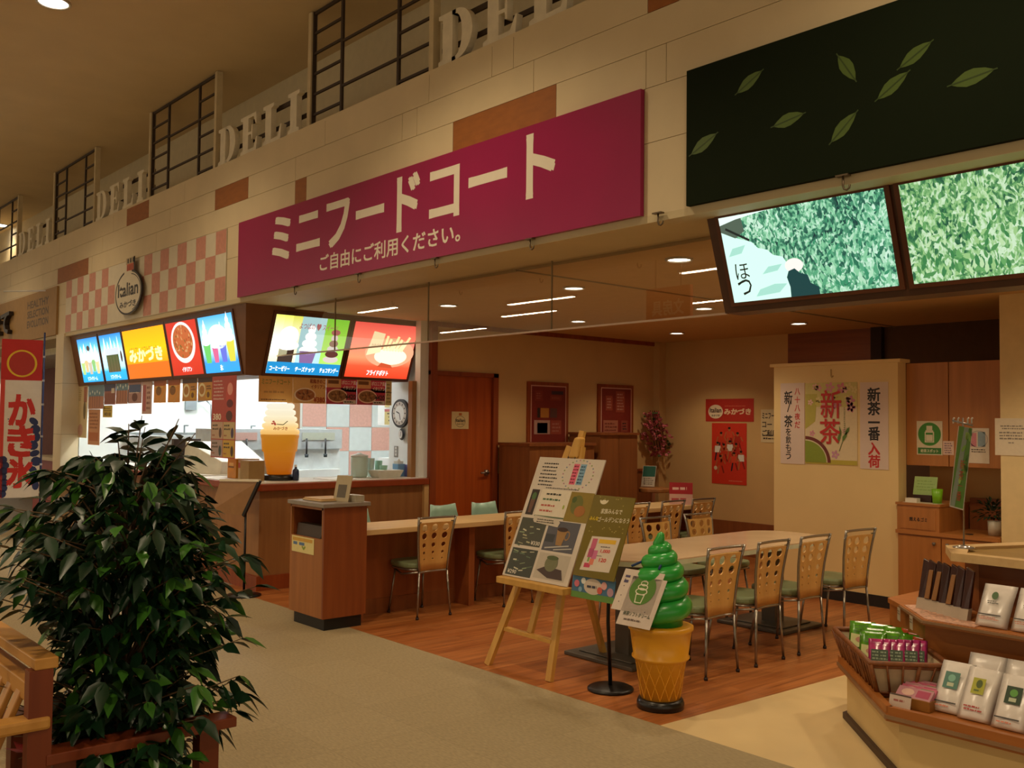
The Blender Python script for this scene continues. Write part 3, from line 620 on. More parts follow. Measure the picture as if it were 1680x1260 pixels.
# ------------------------------------------------------------------ snack stall counter and what stands on it
ctr = wood('counter_front_wood', '#8f6034', '#a06e3e', 'z', .5); ctop = M('counter_top', '#8f3c1c', .3, noise=.1); ctw = M('counter_surface', '#d8d2c4', .35)
t = thing('service_counter', 'brown L-shaped service counter of the snack stall with red-brown edge', 'counter', (-10.5, .3, 0))
m = MB(); m.box(-13.42, .18, .1, -8.16, .62, .90, ctr); m.box(-8.7, .62, .1, -8.16, 2.0, .90, ctr); m.build('body', t)
m = MB(); m.box(-13.42, .15, 0, -8.13, .6, .13, trimw); m.box(-8.7, .6, 0, -8.13, 2.0, .13, trimw); m.build('plinth', t)
m = MB(); m.slabpoly([(-13.42, .08), (-8.2, .08), (-8.1, .18), (-8.1, 2.05), (-8.78, 2.05), (-8.78, .68), (-13.42, .68)], .90, .965, ctop); m.build('edge', t, .008)
m = MB(); m.slabpoly([(-13.42, .10), (-8.2, .10), (-8.13, .19), (-8.13, 2.03), (-8.76, 2.03), (-8.76, .66), (-13.42, .66)], .965, .972, ctw); m.build('worktop', t)
m = MB(); m.box(-8.18, 2.0, 0, -8.12, 2.058, .9, M('pale_post', '#c9a46a', .6)); m.build('end_post', t)
# soft ice lamp
def swirl(m, mat, c, z0, z1, r0, turns, n=10, tip=.2, thick=None, phase=0):
    pts, R = [], []; N_ = int(turns*22); H = z1-z0
    for i in range(N_+1):
        q = i/N_; a = phase+q*turns*2*PI; k = (1-q)**.75
        rr = r0*k*.62; th = max(.004, (thick or r0*.45)*(.35+.65*(1-q)) if q < .93 else (thick or r0*.45)*.38*(1-q)/.07+.004)
        pts.append((c[0]+rr*math.cos(a), c[1]+rr*math.sin(a), z0+th*.9+(H-th*1.5)*(q**1.05))); R.append(th)
    m.tube(pts, R, mat, n)
t = thing('soft_ice_lamp', 'glowing soft ice lamp with white swirl and orange cone on the stall counter', 'lamp', (-8.50, .55, .972))
c = (-8.50, .55, 0)
m = MB(); m.lathe([(.15, .972), (.155, .985), (.145, 1.02), (.12, 1.03)], M('lamp_base_black', '#18140f', .3), c, 28); m.build('base', t)
oc = LG('cone_glow', ((0, '#d86c08'), (.5, '#f08c12'), (1, '#f49a1c')), s=.36, box=(1.03, 1.42))
m = MB(); m.lathe([(.115, 1.03), (.135, 1.14), (.15, 1.235), (.152, 1.245), (.165, 1.25), (.175, 1.37), (.182, 1.39), (.182, 1.41), (.17, 1.412)], oc, c, 36); m.build('cone', t)
wc = LG('swirl_glow', ((0, '#f0b45a'), (.25, '#ffd68a'), (.5, '#ffeec4'), (1, '#fffae6')), s=.66, box=(1.40, 1.72))
m = MB(); pr = []
for i in range(5):
    r_ = .186-.013*i; z = 1.405+i*.062
    pr += [(r_-.022, z), (r_-.004, z+.011), (r_, z+.029), (r_-.004, z+.047), (r_-.022, z+.058)]
pr += [(.08, 1.712), (.006, 1.713)]; m.lathe(pr, wc, c, 32); m.build('swirl', t)
vd = Vector((.88, -.47, 0)); ss = Sheet(Vector(c)+vd*.187, (.47, .88, 0), (0, 0, 1))
for i, (u, v) in enumerate(((-.07, 1.515), (-.05, 1.52), (-.06, 1.535), (-.045, 1.507))): ss.ell(u, v, .012, .008, LIT('#b83a2a', .8), 2, 8)
for a, b in (((-.03, 1.51), (.03, 1.505)), ((.03, 1.505), (.07, 1.54))): ss.line(a, b, .007, LIT('#4a4a20', .6), 2)
ss.text('みかづき', -.06, 1.455, .07, 1.485, LIT('#b0582a', .8), 2, .03); ss.build('flower_print', t)

card = M('card_paper', '#e3d5b4', .5)
HX, HY = 8.49/8.2, 4.09/4.02
def wallcard(name, lb, cat, plane, u0, v0, u1, v1, basecol, draw=None, grp=None, t=.004):
    """a printed sheet; plane = ('y', value) faces the hall, ('x', value) faces the tables"""
    if plane == ('x', -8.2): plane = ('x', -8.49); u0, u1 = [(q+3.9)*HX-3.9 for q in (u0, u1)]; v0, v1 = (v0-1.55)*HX+1.55, 1.972 if v1 > 1.9 else (v1-1.55)*HX+1.55
    if plane[0] == 'y' and plane[1] in (.10, .12, .13): k_ = (4.07+plane[1])/(3.9+plane[1]); plane = ('y', plane[1]+.07+.1*(plane[1]-.12)); u0, u1 = u0*k_, u1*k_; v0, v1 = (v0-1.55)*k_+1.55, 1.974 if v1 > 1.9 else (v1-1.55)*k_+1.55
    O, U = ((0, plane[1], 0), (1, 0, 0)) if plane[0] == 'y' else ((plane[1], 0, 0), (0, 1, 0))
    s = Sheet(O, U, (0, 0, 1)); s.base(u0, v0, u1, v1, basecol if not isinstance(basecol, str) else INK(basecol), t)
    if draw: draw(s, u0, v0, u1, v1)
    return tag(s.build(name), lb, cat, grp)
# menu cards hanging on the side facing the tables
GC = 'menu cards under the side lightbox'
def ca(s, a, b, c, d):
    s.text('ミニフードコート', a+.03, d-.08, c-.03, d-.03, INK('#8a8a3a'), 1, .02); s.scrawl(a+.05, b+.08, c-.05, b+.12, 1, INK('#c08848')); s.scrawl(a+.02, b+.015, c-.02, b+.035, 1, INK('#6a3a1c'))
def dish(col, rim, word, price, red=False):
    def f(s, a, b, c, d):
        w_, h = c-a, d-b
        if red: s.rect(a, b, c, d-h*.35, INK('#b83448'), 1); s.rect(a+w_*.48, d-h*.5, c, d, INK('#d03a52'), 1); s.rect(a+w_*.05, d-h*.2, a+w_*.4, d-h*.06, INK('#7a4a20'), 1)
        s.ell(a+w_*.36, b+h*.33, w_*.33, h*.27, INK(rim), 2); s.ell(a+w_*.36, b+h*.33, w_*.29, h*.22, INK(col), 3)
        for i in range(12):
            q = i*2.4; s.ell(a+w_*.36+w_*.22*math.cos(q)*(i/12)**.5, b+h*.33+h*.16*math.sin(q)*(i/12)**.5, w_*.05, h*.03, INK('#6f3f1e' if i % 2 else '#b5804a'), 4, 8, q)
        s.text(word, a+w_*.5, d-h*.22, c-w_*.03, d-h*.06, INK('#f0d8c8' if red else '#a5401c'), 4, .03); s.text('イタリアン', a+w_*.54, d-h*.42, c-w_*.03, d-h*.27, INK('#f0d8c8' if red else '#a5401c'), 4, .03)
        s.text(price, a+w_*.62, b+h*.2 if red else b+h*.05, c-w_*.04, b+h*.4 if red else b+h*.25, INK('#2a2018' if red else '#b0401c'), 5, .03)
        if red: s.rect(a+w_*.55, b+h*.03, c-w_*.03, b+h*.17, INK('#d8c8b8'), 4); s.scrawl(a+w_*.58, b+h*.05, c-w_*.05, b+h*.15, 1, INK('#3a2a20'), 5)
    return f
wallcard('menu_card', 'orange-brown menu card with faint green heading, first under the side lightbox', 'menu card', ('x', -8.2), .17, 1.715, .515, 1.955, '#e3a656', ca, GC)
wallcard('menu_card', 'menu card with a plate of noodles priced 380', 'menu card', ('x', -8.2), .52, 1.71, .87, 1.945, '#e6b066', dish('#a5602e', '#f0d0a8', '和風きのこ', '¥380'), GC)
wallcard('menu_card', 'red menu card priced 420, next to the card priced 380', 'menu card', ('x', -8.2), .875, 1.71, 1.215, 1.945, '#dca468', dish('#8e6236', '#f0c8a8', 'ボロニア風', '¥420', True), GC)
wallcard('menu_card', 'red menu card priced 420, at the kitchen clock end of the row', 'menu card', ('x', -8.2), 1.22, 1.71, 1.555, 1.94, '#dca468', dish('#8e6236', '#f0c8a8', 'ボロニア風', '¥420', True), GC)
def strip_(s, a, b, c, d):
    s.rect(a, (b+d)/2, c, (b+d)/2+.01, INK('#6a5a30'), 1); s.scrawl(a+.01, b+.02, c-.01, d-.02, 6, INK('#8a7a48'))
wallcard('menu_card', 'narrow pale menu strip at the end of the hanging card row', 'menu card', ('x', -8.2), 1.56, 1.71, 1.63, 1.94, '#c8b070', strip_, GC)
# cards hanging over the front counter
GF = 'menu cards hanging over the front counter'
def longl(s, a, b, c, d):
    s.scrawl(a+.03, d-.2, c-.2, d-.03, 7, INK('#a08a58')); s.rect(c-.14, d-.22, c-.02, d-.02, INK('#b0705a'), 1); s.ell(c-.1, b+.36, .05, .12, INK('#7a6a48'), 1)
    s.rect(a+.05, b+.22, a+.2, b+.34, INK('#c07a6a'), 1); s.ell(a+.3, b+.1, .1, .08, INK('#c89a8a'), 1)
wallcard('menu_card', 'tall pale menu card beside the cream pillar', 'menu card', ('y', .12), -13.08, 1.30, -12.55, 1.95, '#d8c498', longl, GF)
def blue_(s, a, b, c, d):
    s.rect(a, b, c, b+.16, INK('#b5785a'), 1); s.rect(a, b+.16, c, d, INK('#6a8a9a'), 1)
    for i in range(5): s.ell(a+.06+i*.09, b+.2+(i % 2)*.02, .02, .02, INK('#d8e0d8'), 2, 8)
    for i in range(5): s.rect(a+.05+i*.09, b+.02, a+.07+i*.09, b+.17, INK('#8a5a3c'), 2)
wallcard('menu_card', 'blue and brown menu card above the small yellow card', 'menu card', ('y', .12), -12.5, 1.66, -11.95, 1.95, '#a8b8b0', blue_, GF)
def dk(s, a, b, c, d): s.rect(a+.02, b+.02, c-.02, b+.14, INK('#8a4a30'), 1); s.rect(a, d-.09, c, d, INK('#3a3a5a'), 1); s.rect(c-.14, b+.14, c-.03, b+.2, INK('#d8c8b0'), 2)
wallcard('menu_card', 'dark blue and red menu card under the orange lightbox', 'menu card', ('y', .12), -11.93, 1.71, -11.55, 1.955, '#9a5a48', dk, GF)
wallcard('menu_card', 'blue card with white dots and brown foot under the orange lightbox', 'menu card', ('y', .12), -11.53, 1.715, -11.15, 1.955, '#98b0ba', blue_, GF)
def pk(s, a, b, c, d): s.rect(a+.03, d-.12, c-.03, d-.03, INK('#4a5a80'), 1); s.ell((a+c)/2, b+.07, .09, .05, INK('#6a3a2c'), 1); s.scrawl(a+.03, b+.11, c-.03, b+.14, 1, INK('#e8d8c8'))
wallcard('menu_card', 'pink menu card with dark blue heading under the orange lightbox', 'menu card', ('y', .12), -11.13, 1.72, -10.72, 1.958, '#b58a80', pk, GF)
def pk2(s, a, b, c, d): s.rect(a+.03, b+.03, a+.12, d-.04, INK('#b05a58'), 1); s.scrawl(a+.14, b+.04, c-.03, d-.04, 5, INK('#8a5a50'))
wallcard('menu_card', 'pale pink menu card with fine print left of the orange cards', 'menu card', ('y', .12), -10.70, 1.60, -10.42, 1.96, '#c8a494', pk2, GF)
def orc(s, a, b, c, d):
    s.rect(a, d-.06, c, d, INK('#a5541c'), 1); s.ell((a+c)/2-.03, b+.13, .08, .05, INK('#8a5a1c'), 1); s.scrawl(a+.03, b+.16, c-.04, b+.19, 1, INK('#e8c878')); s.line((c-.16, b), (c-.02, b+.12), .02, INK('#d8a05a'), 1)
wallcard('menu_card', 'orange menu card hanging under the join of the orange and red lightboxes', 'menu card', ('y', .12), -10.36, 1.72, -10.03, 1.965, '#e0983a', orc, GF)
wallcard('menu_card', 'orange menu card hanging under the red noodle lightbox', 'menu card', ('y', .12), -9.97, 1.72, -9.66, 1.965, '#e0983a', orc, GF)
def ylc(s, a, b, c, d):
    s.rect(a, d-.05, c, d, INK('#4a2a18'), 1); s.ell(a+.1, b+.11, .085, .07, INK('#e8d8a8'), 1); s.ell(a+.1, b+.11, .06, .045, INK('#b57828'), 2); s.rect(c-.16, b+.02, c-.04, b+.1, INK('#d8a824'), 1); s.ell(c-.1, b+.06, .035, .03, INK('#7a4a1c'), 2); s.scrawl(c-.15, b+.11, c-.02, b+.16, 2, INK('#5a3a1c'))
wallcard('menu_card', 'yellow-brown menu card left of its twin by the tall red menu', 'menu card', ('y', .12), -9.59, 1.73, -9.24, 1.965, '#c98c3c', ylc, GF)
wallcard('menu_card', 'yellow-brown menu card touching the tall red menu', 'menu card', ('y', .12), -9.21, 1.73, -8.87, 1.965, '#c98c3c', ylc, GF)
wallcard('price_card', 'small yellow price card hanging over the front counter', 'price card', ('y', .13), -12.0, 1.56, -11.68, 1.70, '#c9a81c', lambda s, a, b, c, d: (s.scrawl(a+.03, b+.07, c-.03, d-.02, 2, INK('#7a6a14')), s.text('¥310', a+.06, b+.02, c-.05, b+.06, INK('#4a3a10'), 1, .03)), GF)
wallcard('menu_card', 'pale orange menu sheet under the blue and brown card', 'menu card', ('y', .13), -12.52, 1.22, -12.1, 1.655, '#c98c5c', lambda s, a, b, c, d: (s.rect(a+.04, b+.05, c-.05, b+.16, INK('#b5642c'), 1), s.scrawl(a+.03, b+.2, c-.04, d-.03, 5, INK('#9a5a30'))), GF)
def tallr(s, a, b, c, d):
    w_ = c-a; s.scrawl(a+.03, d-.24, a+.28, d-.03, 6, INK('#d8b0a4'), 1, .5); s.ell(c-.13, d-.19, .09, .13, INK('#c84a3c'), 1); s.ell(c-.13, d-.13, .06, .06, INK('#e89a8a'), 2); s.ell(c-.13, d-.27, .07, .04, INK('#6a1c1c'), 2)
    s.text('380', a+.04, b+.37, a+.22, b+.43, INK('#f0e0c8'), 2, .03); s.ell(c-.14, b+.41, .07, .05, INK('#5a2a1c'), 2)
    for i, (x, y, col, o) in enumerate(((a+.01, b+.185, '#c8a88c', '#5a3a2c'), (a+w_/2+.005, b+.185, '#c9b07c', '#4a3a5a'), (a+.01, b+.01, '#b09a94', '#3a4a4a'), (a+w_/2+.005, b+.01, '#cfa63c', '#4a2a14'))):
        s.rect(x, y, x+w_/2-.015, y+.165, INK(col), 1); s.ell(x+w_/2-.07, y+.06, .03, .05, INK(o), 2); s.scrawl(x+.02, y+.08, x+w_/2-.11, y+.15, 2, INK('#5a4a30'), 2); s.scrawl(x+.02, y+.02, x+.09, y+.05, 1, INK('#a05a3c'), 2)
wallcard('menu_board', 'tall red menu board at the corner of the stall with drink pictures', 'menu board', ('y', .10), -8.83, 1.19, -8.31, 1.96, '#b8483c', tallr)
# light rail bulbs
# things on the worktop
Z = .9725
def simple(name, lb, cat, mb, grp=None, **k): return tag(mb.build(name, **k), lb, cat, grp)
m = MB(); m.box(-9.12, .31, Z, -8.93, .47, Z+.19, M('yellow_box', '#d08a1c', .5)); s = Sheet((-9.12, .31, 0), (1, 0, 0)); m.box(-9.10, .308, Z+.1, -8.98, .31, Z+.115, INK('#7a4a14')); m.box(-9.08, .308, Z+.12, -8.99, .31, Z+.15, INK('#e8c070'))
simple('napkin_box', 'yellow box standing on the front counter corner', 'box', m)
m = MB(); m.lathe([(.045, Z+.03), (.045, Z+.19), (.02, Z+.2)], M('steel_blue', '#4a5560', .35, .5), (-8.87, .38, 0), 16); m.box(-8.91, .34, Z, -8.83, .42, Z+.03, ctw); simple('steel_canister', 'dark steel canister beside the yellow box', 'canister', m)
m = MB(); m.box(-8.80, .27, Z, -8.66, .42, Z+.2, M('clear_card_stand', '#b59a6a', .4)); m.box(-8.795, .268, Z+.11, -8.74, .27, Z+.16, INK('#b03a24'));
m.box(-8.735, .268, Z+.02, -8.68, .27, Z+.06, INK('#6a8a3a')); simple('card_stand', 'small card stand with red and green print on the counter corner', 'card stand', m)
m = MB(); m.box(-8.65, .22, Z, -8.47, .38, Z+.19, M('tan_box', '#9c7c4c', .6)); simple('cardboard_box', 'tan cardboard box left of the glowing soft ice lamp', 'box', m)
m = MB(); m.lathe([(.03, Z), (.033, Z+.05), (.03, Z+.1), (.012, Z+.115), (.012, Z+.13)], M('dark_blue_bottle', '#1c2a4a', .2), (-8.34, .64, 0), 14); m.lathe([(.013, Z+.13), (.013, Z+.15)], ctw, (-8.34, .64, 0), 10); simple('sauce_bottle', 'small dark blue bottle at the foot of the soft ice lamp', 'bottle', m)
m = MB(); m.box(-8.55, .95, Z, -8.25, 1.25, Z+.004, M('paper_white', '#e8e4d8', .6)); simple('paper_sheet', 'white paper sheet lying on the side counter', 'paper', m)
plast = M('clear_plastic', '#b9d0c8', .12, noise=.02); 
t = thing('water_pitcher', 'clear plastic water pitcher on the side counter', 'pitcher', (-8.5, 1.45, Z))
m = MB(); m.lathe([(.075, Z), (.085, Z+.02), (.09, Z+.2), (.085, Z+.21)], plast, (-8.5, 1.45, 0), 20); m.build('body', t)
m = MB(); m.lathe([(.088, Z+.21), (.088, Z+.225), (.03, Z+.24), (.02, Z+.25)], M('lid_white', '#d0dad4', .4), (-8.5, 1.45, 0), 20); m.build('lid', t)
mint = M('mint_plastic', '#8fc4ae', .3); GU = 'cups by the water pitcher'
for i, (x, y, h, lb) in enumerate(((-8.55, 1.62, .19, 'pale stack of cups just right of the water pitcher'), (-8.62, 1.76, .16, 'mint green stack of cups nearest the hanging steel tray'), (-8.4, 1.68, .12, 'short mint cup in front of the taller cup stacks'))):
    m = MB(); m.lathe([(.03, Z), (.042, Z+h), (.038, Z+h), (.028, Z+.01)], mint if i else plast, (x, y, 0), 16); simple('cup_stack', lb, 'cups', m, GU)
m = MB(); m.hexa([(-8.42, 1.55, Z), (-8.28, 1.55, Z), (-8.28, 1.8, Z), (-8.42, 1.8, Z), (-8.45, 1.52, Z+.075), (-8.25, 1.52, Z+.075), (-8.25, 1.83, Z+.075), (-8.45, 1.83, Z+.075)], M('basket_white', '#d8d8cc', .6)); simple('white_basket', 'low white basket in front of the cups', 'basket', m)
m = MB(); m.box(-8.5, 1.86, Z, -8.4, 1.95, Z+.13, M('blue_box', '#7aa5c8', .5)); m.box(-8.495, 1.87, Z+.13, -8.42, 1.94, Z+.16, ctw); m.lathe([(.02, Z+.16), (.0, Z+.19)], ctw, (-8.455, 1.905, 0), 8); simple('tissue_box', 'light blue tissue box under the wall clock', 'box', m)
m = MB(); m.box(-8.38, 1.93, Z, -8.26, 2.01, Z+.125, M('violet_box', '#6a6fae', .5)); simple('violet_box', 'violet box at the right end of the side counter', 'box', m)
# kitchen: clock, switch, dispenser, hood, tap
t = thing('wall_clock', 'round dark-rimmed clock on the white kitchen wall', 'clock', (-8.69, 2.09, 1.63))
s = Sheet((-8.69, 2.085, 1.635)); s.ell(0, 0, .155, .155, INK('#2c2622'), 0, 36); cb = s.build('rim', t, solid=.03)
s = Sheet((-8.69, 2.066, 1.635)); s.ell(0, 0, .128, .128, INK('#c8beb0'), 0, 36); s.ell(0, 0, .085, .085, INK('#e8e8e2'), 1, 30)
for i in range(12): a = i*PI/6; s.line((.095*math.cos(a), .095*math.sin(a)), (.118*math.cos(a), .118*math.sin(a)), .014, INK('#4a423a'), 1)
s.line((0, 0), (.02, -.07), .012, INK('#2a2a2a'), 2); s.line((0, 0), (-.06, .02), .012, INK('#2a2a2a'), 2); s.build('dial', t)
s = Sheet((-8.66, 2.08, 1.41)); s.ell(0, 0, .055, .065, INK('#2c2622'), 0, 24); s.ell(0, 0, .036, .044, INK('#d8d4cc'), 22, 24); s.line((-.0, -.02), (.01, .03), .008, INK('#2a2a2a'), 23); s.build('pendulum_disc', t)
s = Sheet((-8.79, 2.095, 1.22)); s.base(-.035, -.06, .035, .06, INK('#8a8a84'), .006); 
for k in range(3): s.rect(-.015, -.045+k*.035, .015, -.02+k*.035, INK('#d0d0c8'), 1)
tag(s.build('light_switch'), 'grey light switch below the kitchen clock', 'switch')
steel = M('brushed_steel', '#9aa4a8', .3, .8, noise=.1)
t = thing('drink_dispenser', 'pale drink dispenser with dark taps inside the kitchen', 'dispenser', (-10.6, 1.5, 0))
m = MB(); m.box(-10.95, .75, .95, -10.55, 2.45, 1.2, M('dispenser_white', '#dce4e4', .4)); m.build('body', t)
m = MB(); m.box(-10.95, .75, 1.2, -10.5, 2.45, 1.44, M('dispenser_head', '#b9c2c4', .4)); m.build('head', t)
m = MB()
for k in range(3): m.box(-10.495, .85+k*.52, 1.31, -10.49, 1.3+k*.52, 1.40, INK(('#c9a49a', '#d0b0a0', '#b9c0b0')[k]))
m.build('label_strip', t)
for k in range(6):
    m = MB(); m.tube([(-10.47, .9+k*.26, 1.33), (-10.47, .9+k*.26, 1.14)], .012, INK('#1e1e1e'), 6); m.lathe([(.022, 1.10), (.026, 1.14)], INK('#2a3438'), (-10.47, .9+k*.26, 0), 8); m.build('tap', t)
m = MB(); m.box(-11.0, .7, 0, -10.45, 2.4, .95, white); simple('back_counter', 'white back counter carrying the drink dispenser', 'counter', m)
m = MB(); m.add([(-10.1, .25, Z), (-9.5, .40, Z), (-9.5, .95, Z), (-10.1, .95, Z), (-10.1, .28, Z+.34), (-9.5, .42, Z+.14), (-9.5, .9, Z+.14), (-10.1, .92, Z+.34)], [(0, 3, 2, 1), (4, 5, 6, 7), (0, 1, 5, 4), (1, 2, 6, 5), (2, 3, 7, 6), (3, 0, 4, 7)], M('cover_white', '#d8d6c6', .5))
m.slabpoly([(-10.15, .2), (-9.45, .2), (-9.45, .64), (-10.15, .64)], Z, Z+.012, ctw); simple('white_cover', 'sloping white cover over the goods on the front counter', 'cover', m, bevel=.02)
m = MB(); m.box(-10.28, .2, Z+.12, -10.22, .5, Z+.36, INK('#3a2a22')); m.box(-10.285, .22, Z, -10.2, .5, Z+.12, INK('#8a6a5a')); simple('dark_box', 'dark brown box left of the sloping white cover', 'box', m)
m = MB(); m.tube([(-13.36, 1.8, 1.80), (-13.2, 1.85, 1.82), (-13.15, 1.9, 1.75), (-13.15, 1.92, 1.4)], .012, steel, 6); m.box(-13.4, 1.62, 1.68, -13.36, 1.78, 1.88, INK('#8a9498')); simple('wall_pipe', 'steel pipe and socket on the white kitchen wall', 'pipe', m)
m = MB(); m.box(-13.38, .8, 1.33, -13.0, 3.9, 1.36, steel); m.tube([(-13.1, 1.5, 1.36), (-13.1, 1.5, 1.46), (-12.98, 1.5, 1.46)], .012, steel, 6); m.tube([(-13.1, 2.5, 1.36), (-13.1, 2.5, 1.46), (-12.98, 2.5, 1.46)], .012, steel, 6); simple('wall_shelf', 'steel shelf with two taps along the kitchen wall', 'shelf', m)
m = MB(); m.hexa([(-9.5, 2.5, 1.12), (-9.0, 2.5, 1.12), (-9.0, 2.95, 1.12), (-9.5, 2.95, 1.12), (-9.45, 2.55, 1.52), (-9.05, 2.55, 1.52), (-9.05, 2.9, 1.52), (-9.45, 2.9, 1.52)], steel); m.tube([(-9.1, 2.52, 1.22), (-9.0, 2.6, 1.28), (-8.96, 2.7, 1.22)], .02, INK('#20201e'), 6); m.box(-9.6, 2.4, 0, -8.95, 3.0, 1.12, white); simple('fryer_hood', 'brushed steel fryer behind the white kitchen wall', 'fryer', m)
GK = 'price slips on the kitchen wall'
for i, z in enumerate((1.80, 1.60)):
    s = Sheet((0, 2.38, 0)); s.base(-9.45, z-.09, -8.95, z+.09, INK('#c8b878'), .004); s.scrawl(-9.4, z-.06, -9.0, z+.06, 3, INK('#5a5030')); s.rect(-9.45, z+.06, -9.25, z+.09, INK('#b05a5a'), 2)
    tag(s.build('price_slip'), ('upper', 'lower')[i]+' straw coloured price slip above the fryer', 'price slip', GK)
m = MB(); m.box(-9.6, 2.385, 1.5, -8.94, 2.42, 2.0, white); struct(m.build('wall_kitchen_panel'))

# ------------------------------------------------------------------ menu stand in front of the counter corner
t = thing('menu_stand', 'floor stand with a tilted brown menu board before the stall counter corner', 'menu stand', (-8.0, -.03, 0))
blk = M('stand_black', '#15110e', .35, .3); m = MB(); m.lathe([(.15, 0), (.15, .012), (.03, .022)], blk, (-8.0, -.03, 0), 28); m.build('base', t)
m = MB(); m.tube([(-8.0, -.03, .01), (-8.0, -.03, .74)], .011, blk, 8); m.build('pole', t)
bp = [Vector((-8.33, -.12, 1.0)), Vector((-7.80, -.0, 1.02)), Vector((-8.0, -.05, .70)), Vector((-8.40, -.18, .72))]
m = MB(); m.hexa([p+Vector((.0, .02, 0)) for p in (bp[3], bp[2], bp[1], bp[0])]+[bp[3], bp[2], bp[1], bp[0]], M('menu_board_tan', '#9a7046', .5)); m.build('board', t)
m = MB(); m.bar(bp[1], bp[2], .02, .03, blk); m.build('side_rail', t)
m = MB(); m.bar(bp[0], bp[1], .025, .02, M('edge_cream', '#e0d4b8', .5)); m.build('top_rail', t)

# ------------------------------------------------------------------ door wall
def doorsign(s, a, b, c, d):
    u = (a+c)/2; s.ring(u, b+.08, .07, .06, .004, INK('#4a4038'), 1); s.text('Italian', u-.06, b+.075, u+.06, b+.11, INK('#2b2420'), 1, .03); s.text('みかづき', u-.045, b+.045, u+.045, b+.06, INK('#2b2420'), 1, .03); s.rect(u-.02, b+.145, u+.02, b+.17, INK('#b5652c'), 1)
wallcard('door_notice', 'square cream notice with a shop emblem on the red-brown door', 'notice', ('x', -8.155), 2.37, 1.475, 2.60, 1.66, '#dcc58e', doorsign)
s = Sheet((-8.145, 0, 0), (0, 1, 0)); s.base(3.07, 1.21, 3.13, 1.32, INK('#8c8468'), .008); s.rect(3.085, 1.225, 3.115, 1.305, INK('#5c563f'), 1); tag(s.build('light_switch'), 'grey switch plate on the wall right of the red-brown door', 'switch')
def noticeboard(y0, y1, z0, z1, lb, items):
    t = thing('notice_board', lb, 'notice board', (-8.15, (y0+y1)/2, z0), 'notice boards on the door wall')
    m = MB(); m.box(-8.15, y0, z0, -8.12, y1, z1, trimw); m.build('frame', t)
    s = Sheet((-8.118, 0, 0), (0, 1, 0)); s.rect(y0+.04, z0+.04, y1-.04, z1-.04, INK('#cfa08a'), 0); s.rect(y0+.052, z0+.052, y1-.052, z1-.052, INK('#7a2418'), 1); s.build('felt', t)
    for a, b, c, d, col, ink_ in items:
        s = Sheet((-8.117, 0, 0), (0, 1, 0), step=.002); s.rect(y0+a, z1-d, y0+c, z1-b, INK(col), 1)
        if ink_: s.scrawl(y0+a+.02, z1-d+.02, y0+c-.02, z1-b-.02, max(2, int((d-b)/.04)), INK(ink_), 2)
        s.build('pinned_sheet', t)
noticeboard(3.43, 4.07, 1.17, 2.02, 'framed maroon notice board nearer the red-brown door', ((.14, .3, .18, .41, '#2a2018', 0), (.19, .3, .32, .41, '#b5762c', 0), (.34, .3, .45, .41, '#5c3a30', 0), (.09, .44, .34, .60, '#b08a7a', 0), (.14, .47, .3, .59, '#3a3040', 0), (.35, .44, .52, .6, '#96402c', '#a86a58'), (.36, .1, .55, .14, '#3a2430', 0), (.1, .1, .22, .22, '#863020', '#a05a48'), (.34, .15, .52, .21, '#8a3422', '#a05a48')))
noticeboard(4.58, 5.21, 1.17, 2.03, 'framed maroon notice board above the taller brown cabinet', ((.12, .14, .24, .32, '#96402c', '#b07a68'), (.3, .08, .46, .34, '#96402c', '#b07a68'), (.08, .44, .34, .6, '#a5644c', '#7a3a28'), (.4, .44, .52, .58, '#8a4030', '#3a2420')))
cabw = wood('cabinet_brown', '#7f4a22', '#94592b', 'z', .5)
m = MB(); m.box(-8.1, 2.99, 0, -7.6, 3.97, 1.30, cabw); m.box(-8.1, 2.97, 1.30, -7.58, 3.99, 1.33, wains); simple('low_cabinet', 'lower brown cabinet standing against the door wall', 'cabinet', m)
m = MB(); m.box(-8.1, 4.07, 0, -7.6, 4.70, 1.42, cabw); m.box(-8.1, 4.05, 1.42, -7.58, 4.72, 1.445, wains); m.box(-7.602, 4.38, .05, -7.598, 4.385, 1.42, wains); simple('tall_cabinet', 'taller brown cabinet beside the lower one on the door wall', 'cabinet', m)
# cherry blossom spray
t = thing('blossom_spray', 'pink artificial cherry blossom spray hanging in the corner', 'artificial flowers', (-8.05, 5.5, 1.45))
bm = M('blossom_pink', '#c86a72', .6, noise=.25, scale=40); bl = M('blossom_leaf', '#4a5a2c', .6); m = MB(); rn = random.Random(5)
for i in range(240):
    z = rn.uniform(1.15, 1.70); wd = .17*math.sin(PI*min(1, max(.05, (z-1.1)/.65)))+.03; y = 5.47+(1.45-z)*.25+rn.uniform(-wd, wd); x = -7.98+rn.uniform(-.1, .1)
    r_ = rn.uniform(.018, .032); a = rn.random()*3
    for k in range(2):
        u = Vector((rn.uniform(-1, 1), rn.uniform(-1, 1), rn.uniform(-1, 1))).normalized(); v = u.cross(Vector((.3, .2, .9))).normalized(); p = Vector((x, y, z))
        m.add([p-u*r_, p-v*r_, p+u*r_, p+v*r_], [(0, 1, 2, 3)], bl if i % 9 == 0 else bm)
m.build('blossoms', t)
m = MB()
for k in range(5): m.tube([(-8.05, 5.45+.04*k, 1.72), (-8.0, 5.42+.05*k, 1.5), (-7.98, 5.47+.05*k, 1.22)], .006, INK('#4a2c1a'), 5)
m.build('twigs', t)
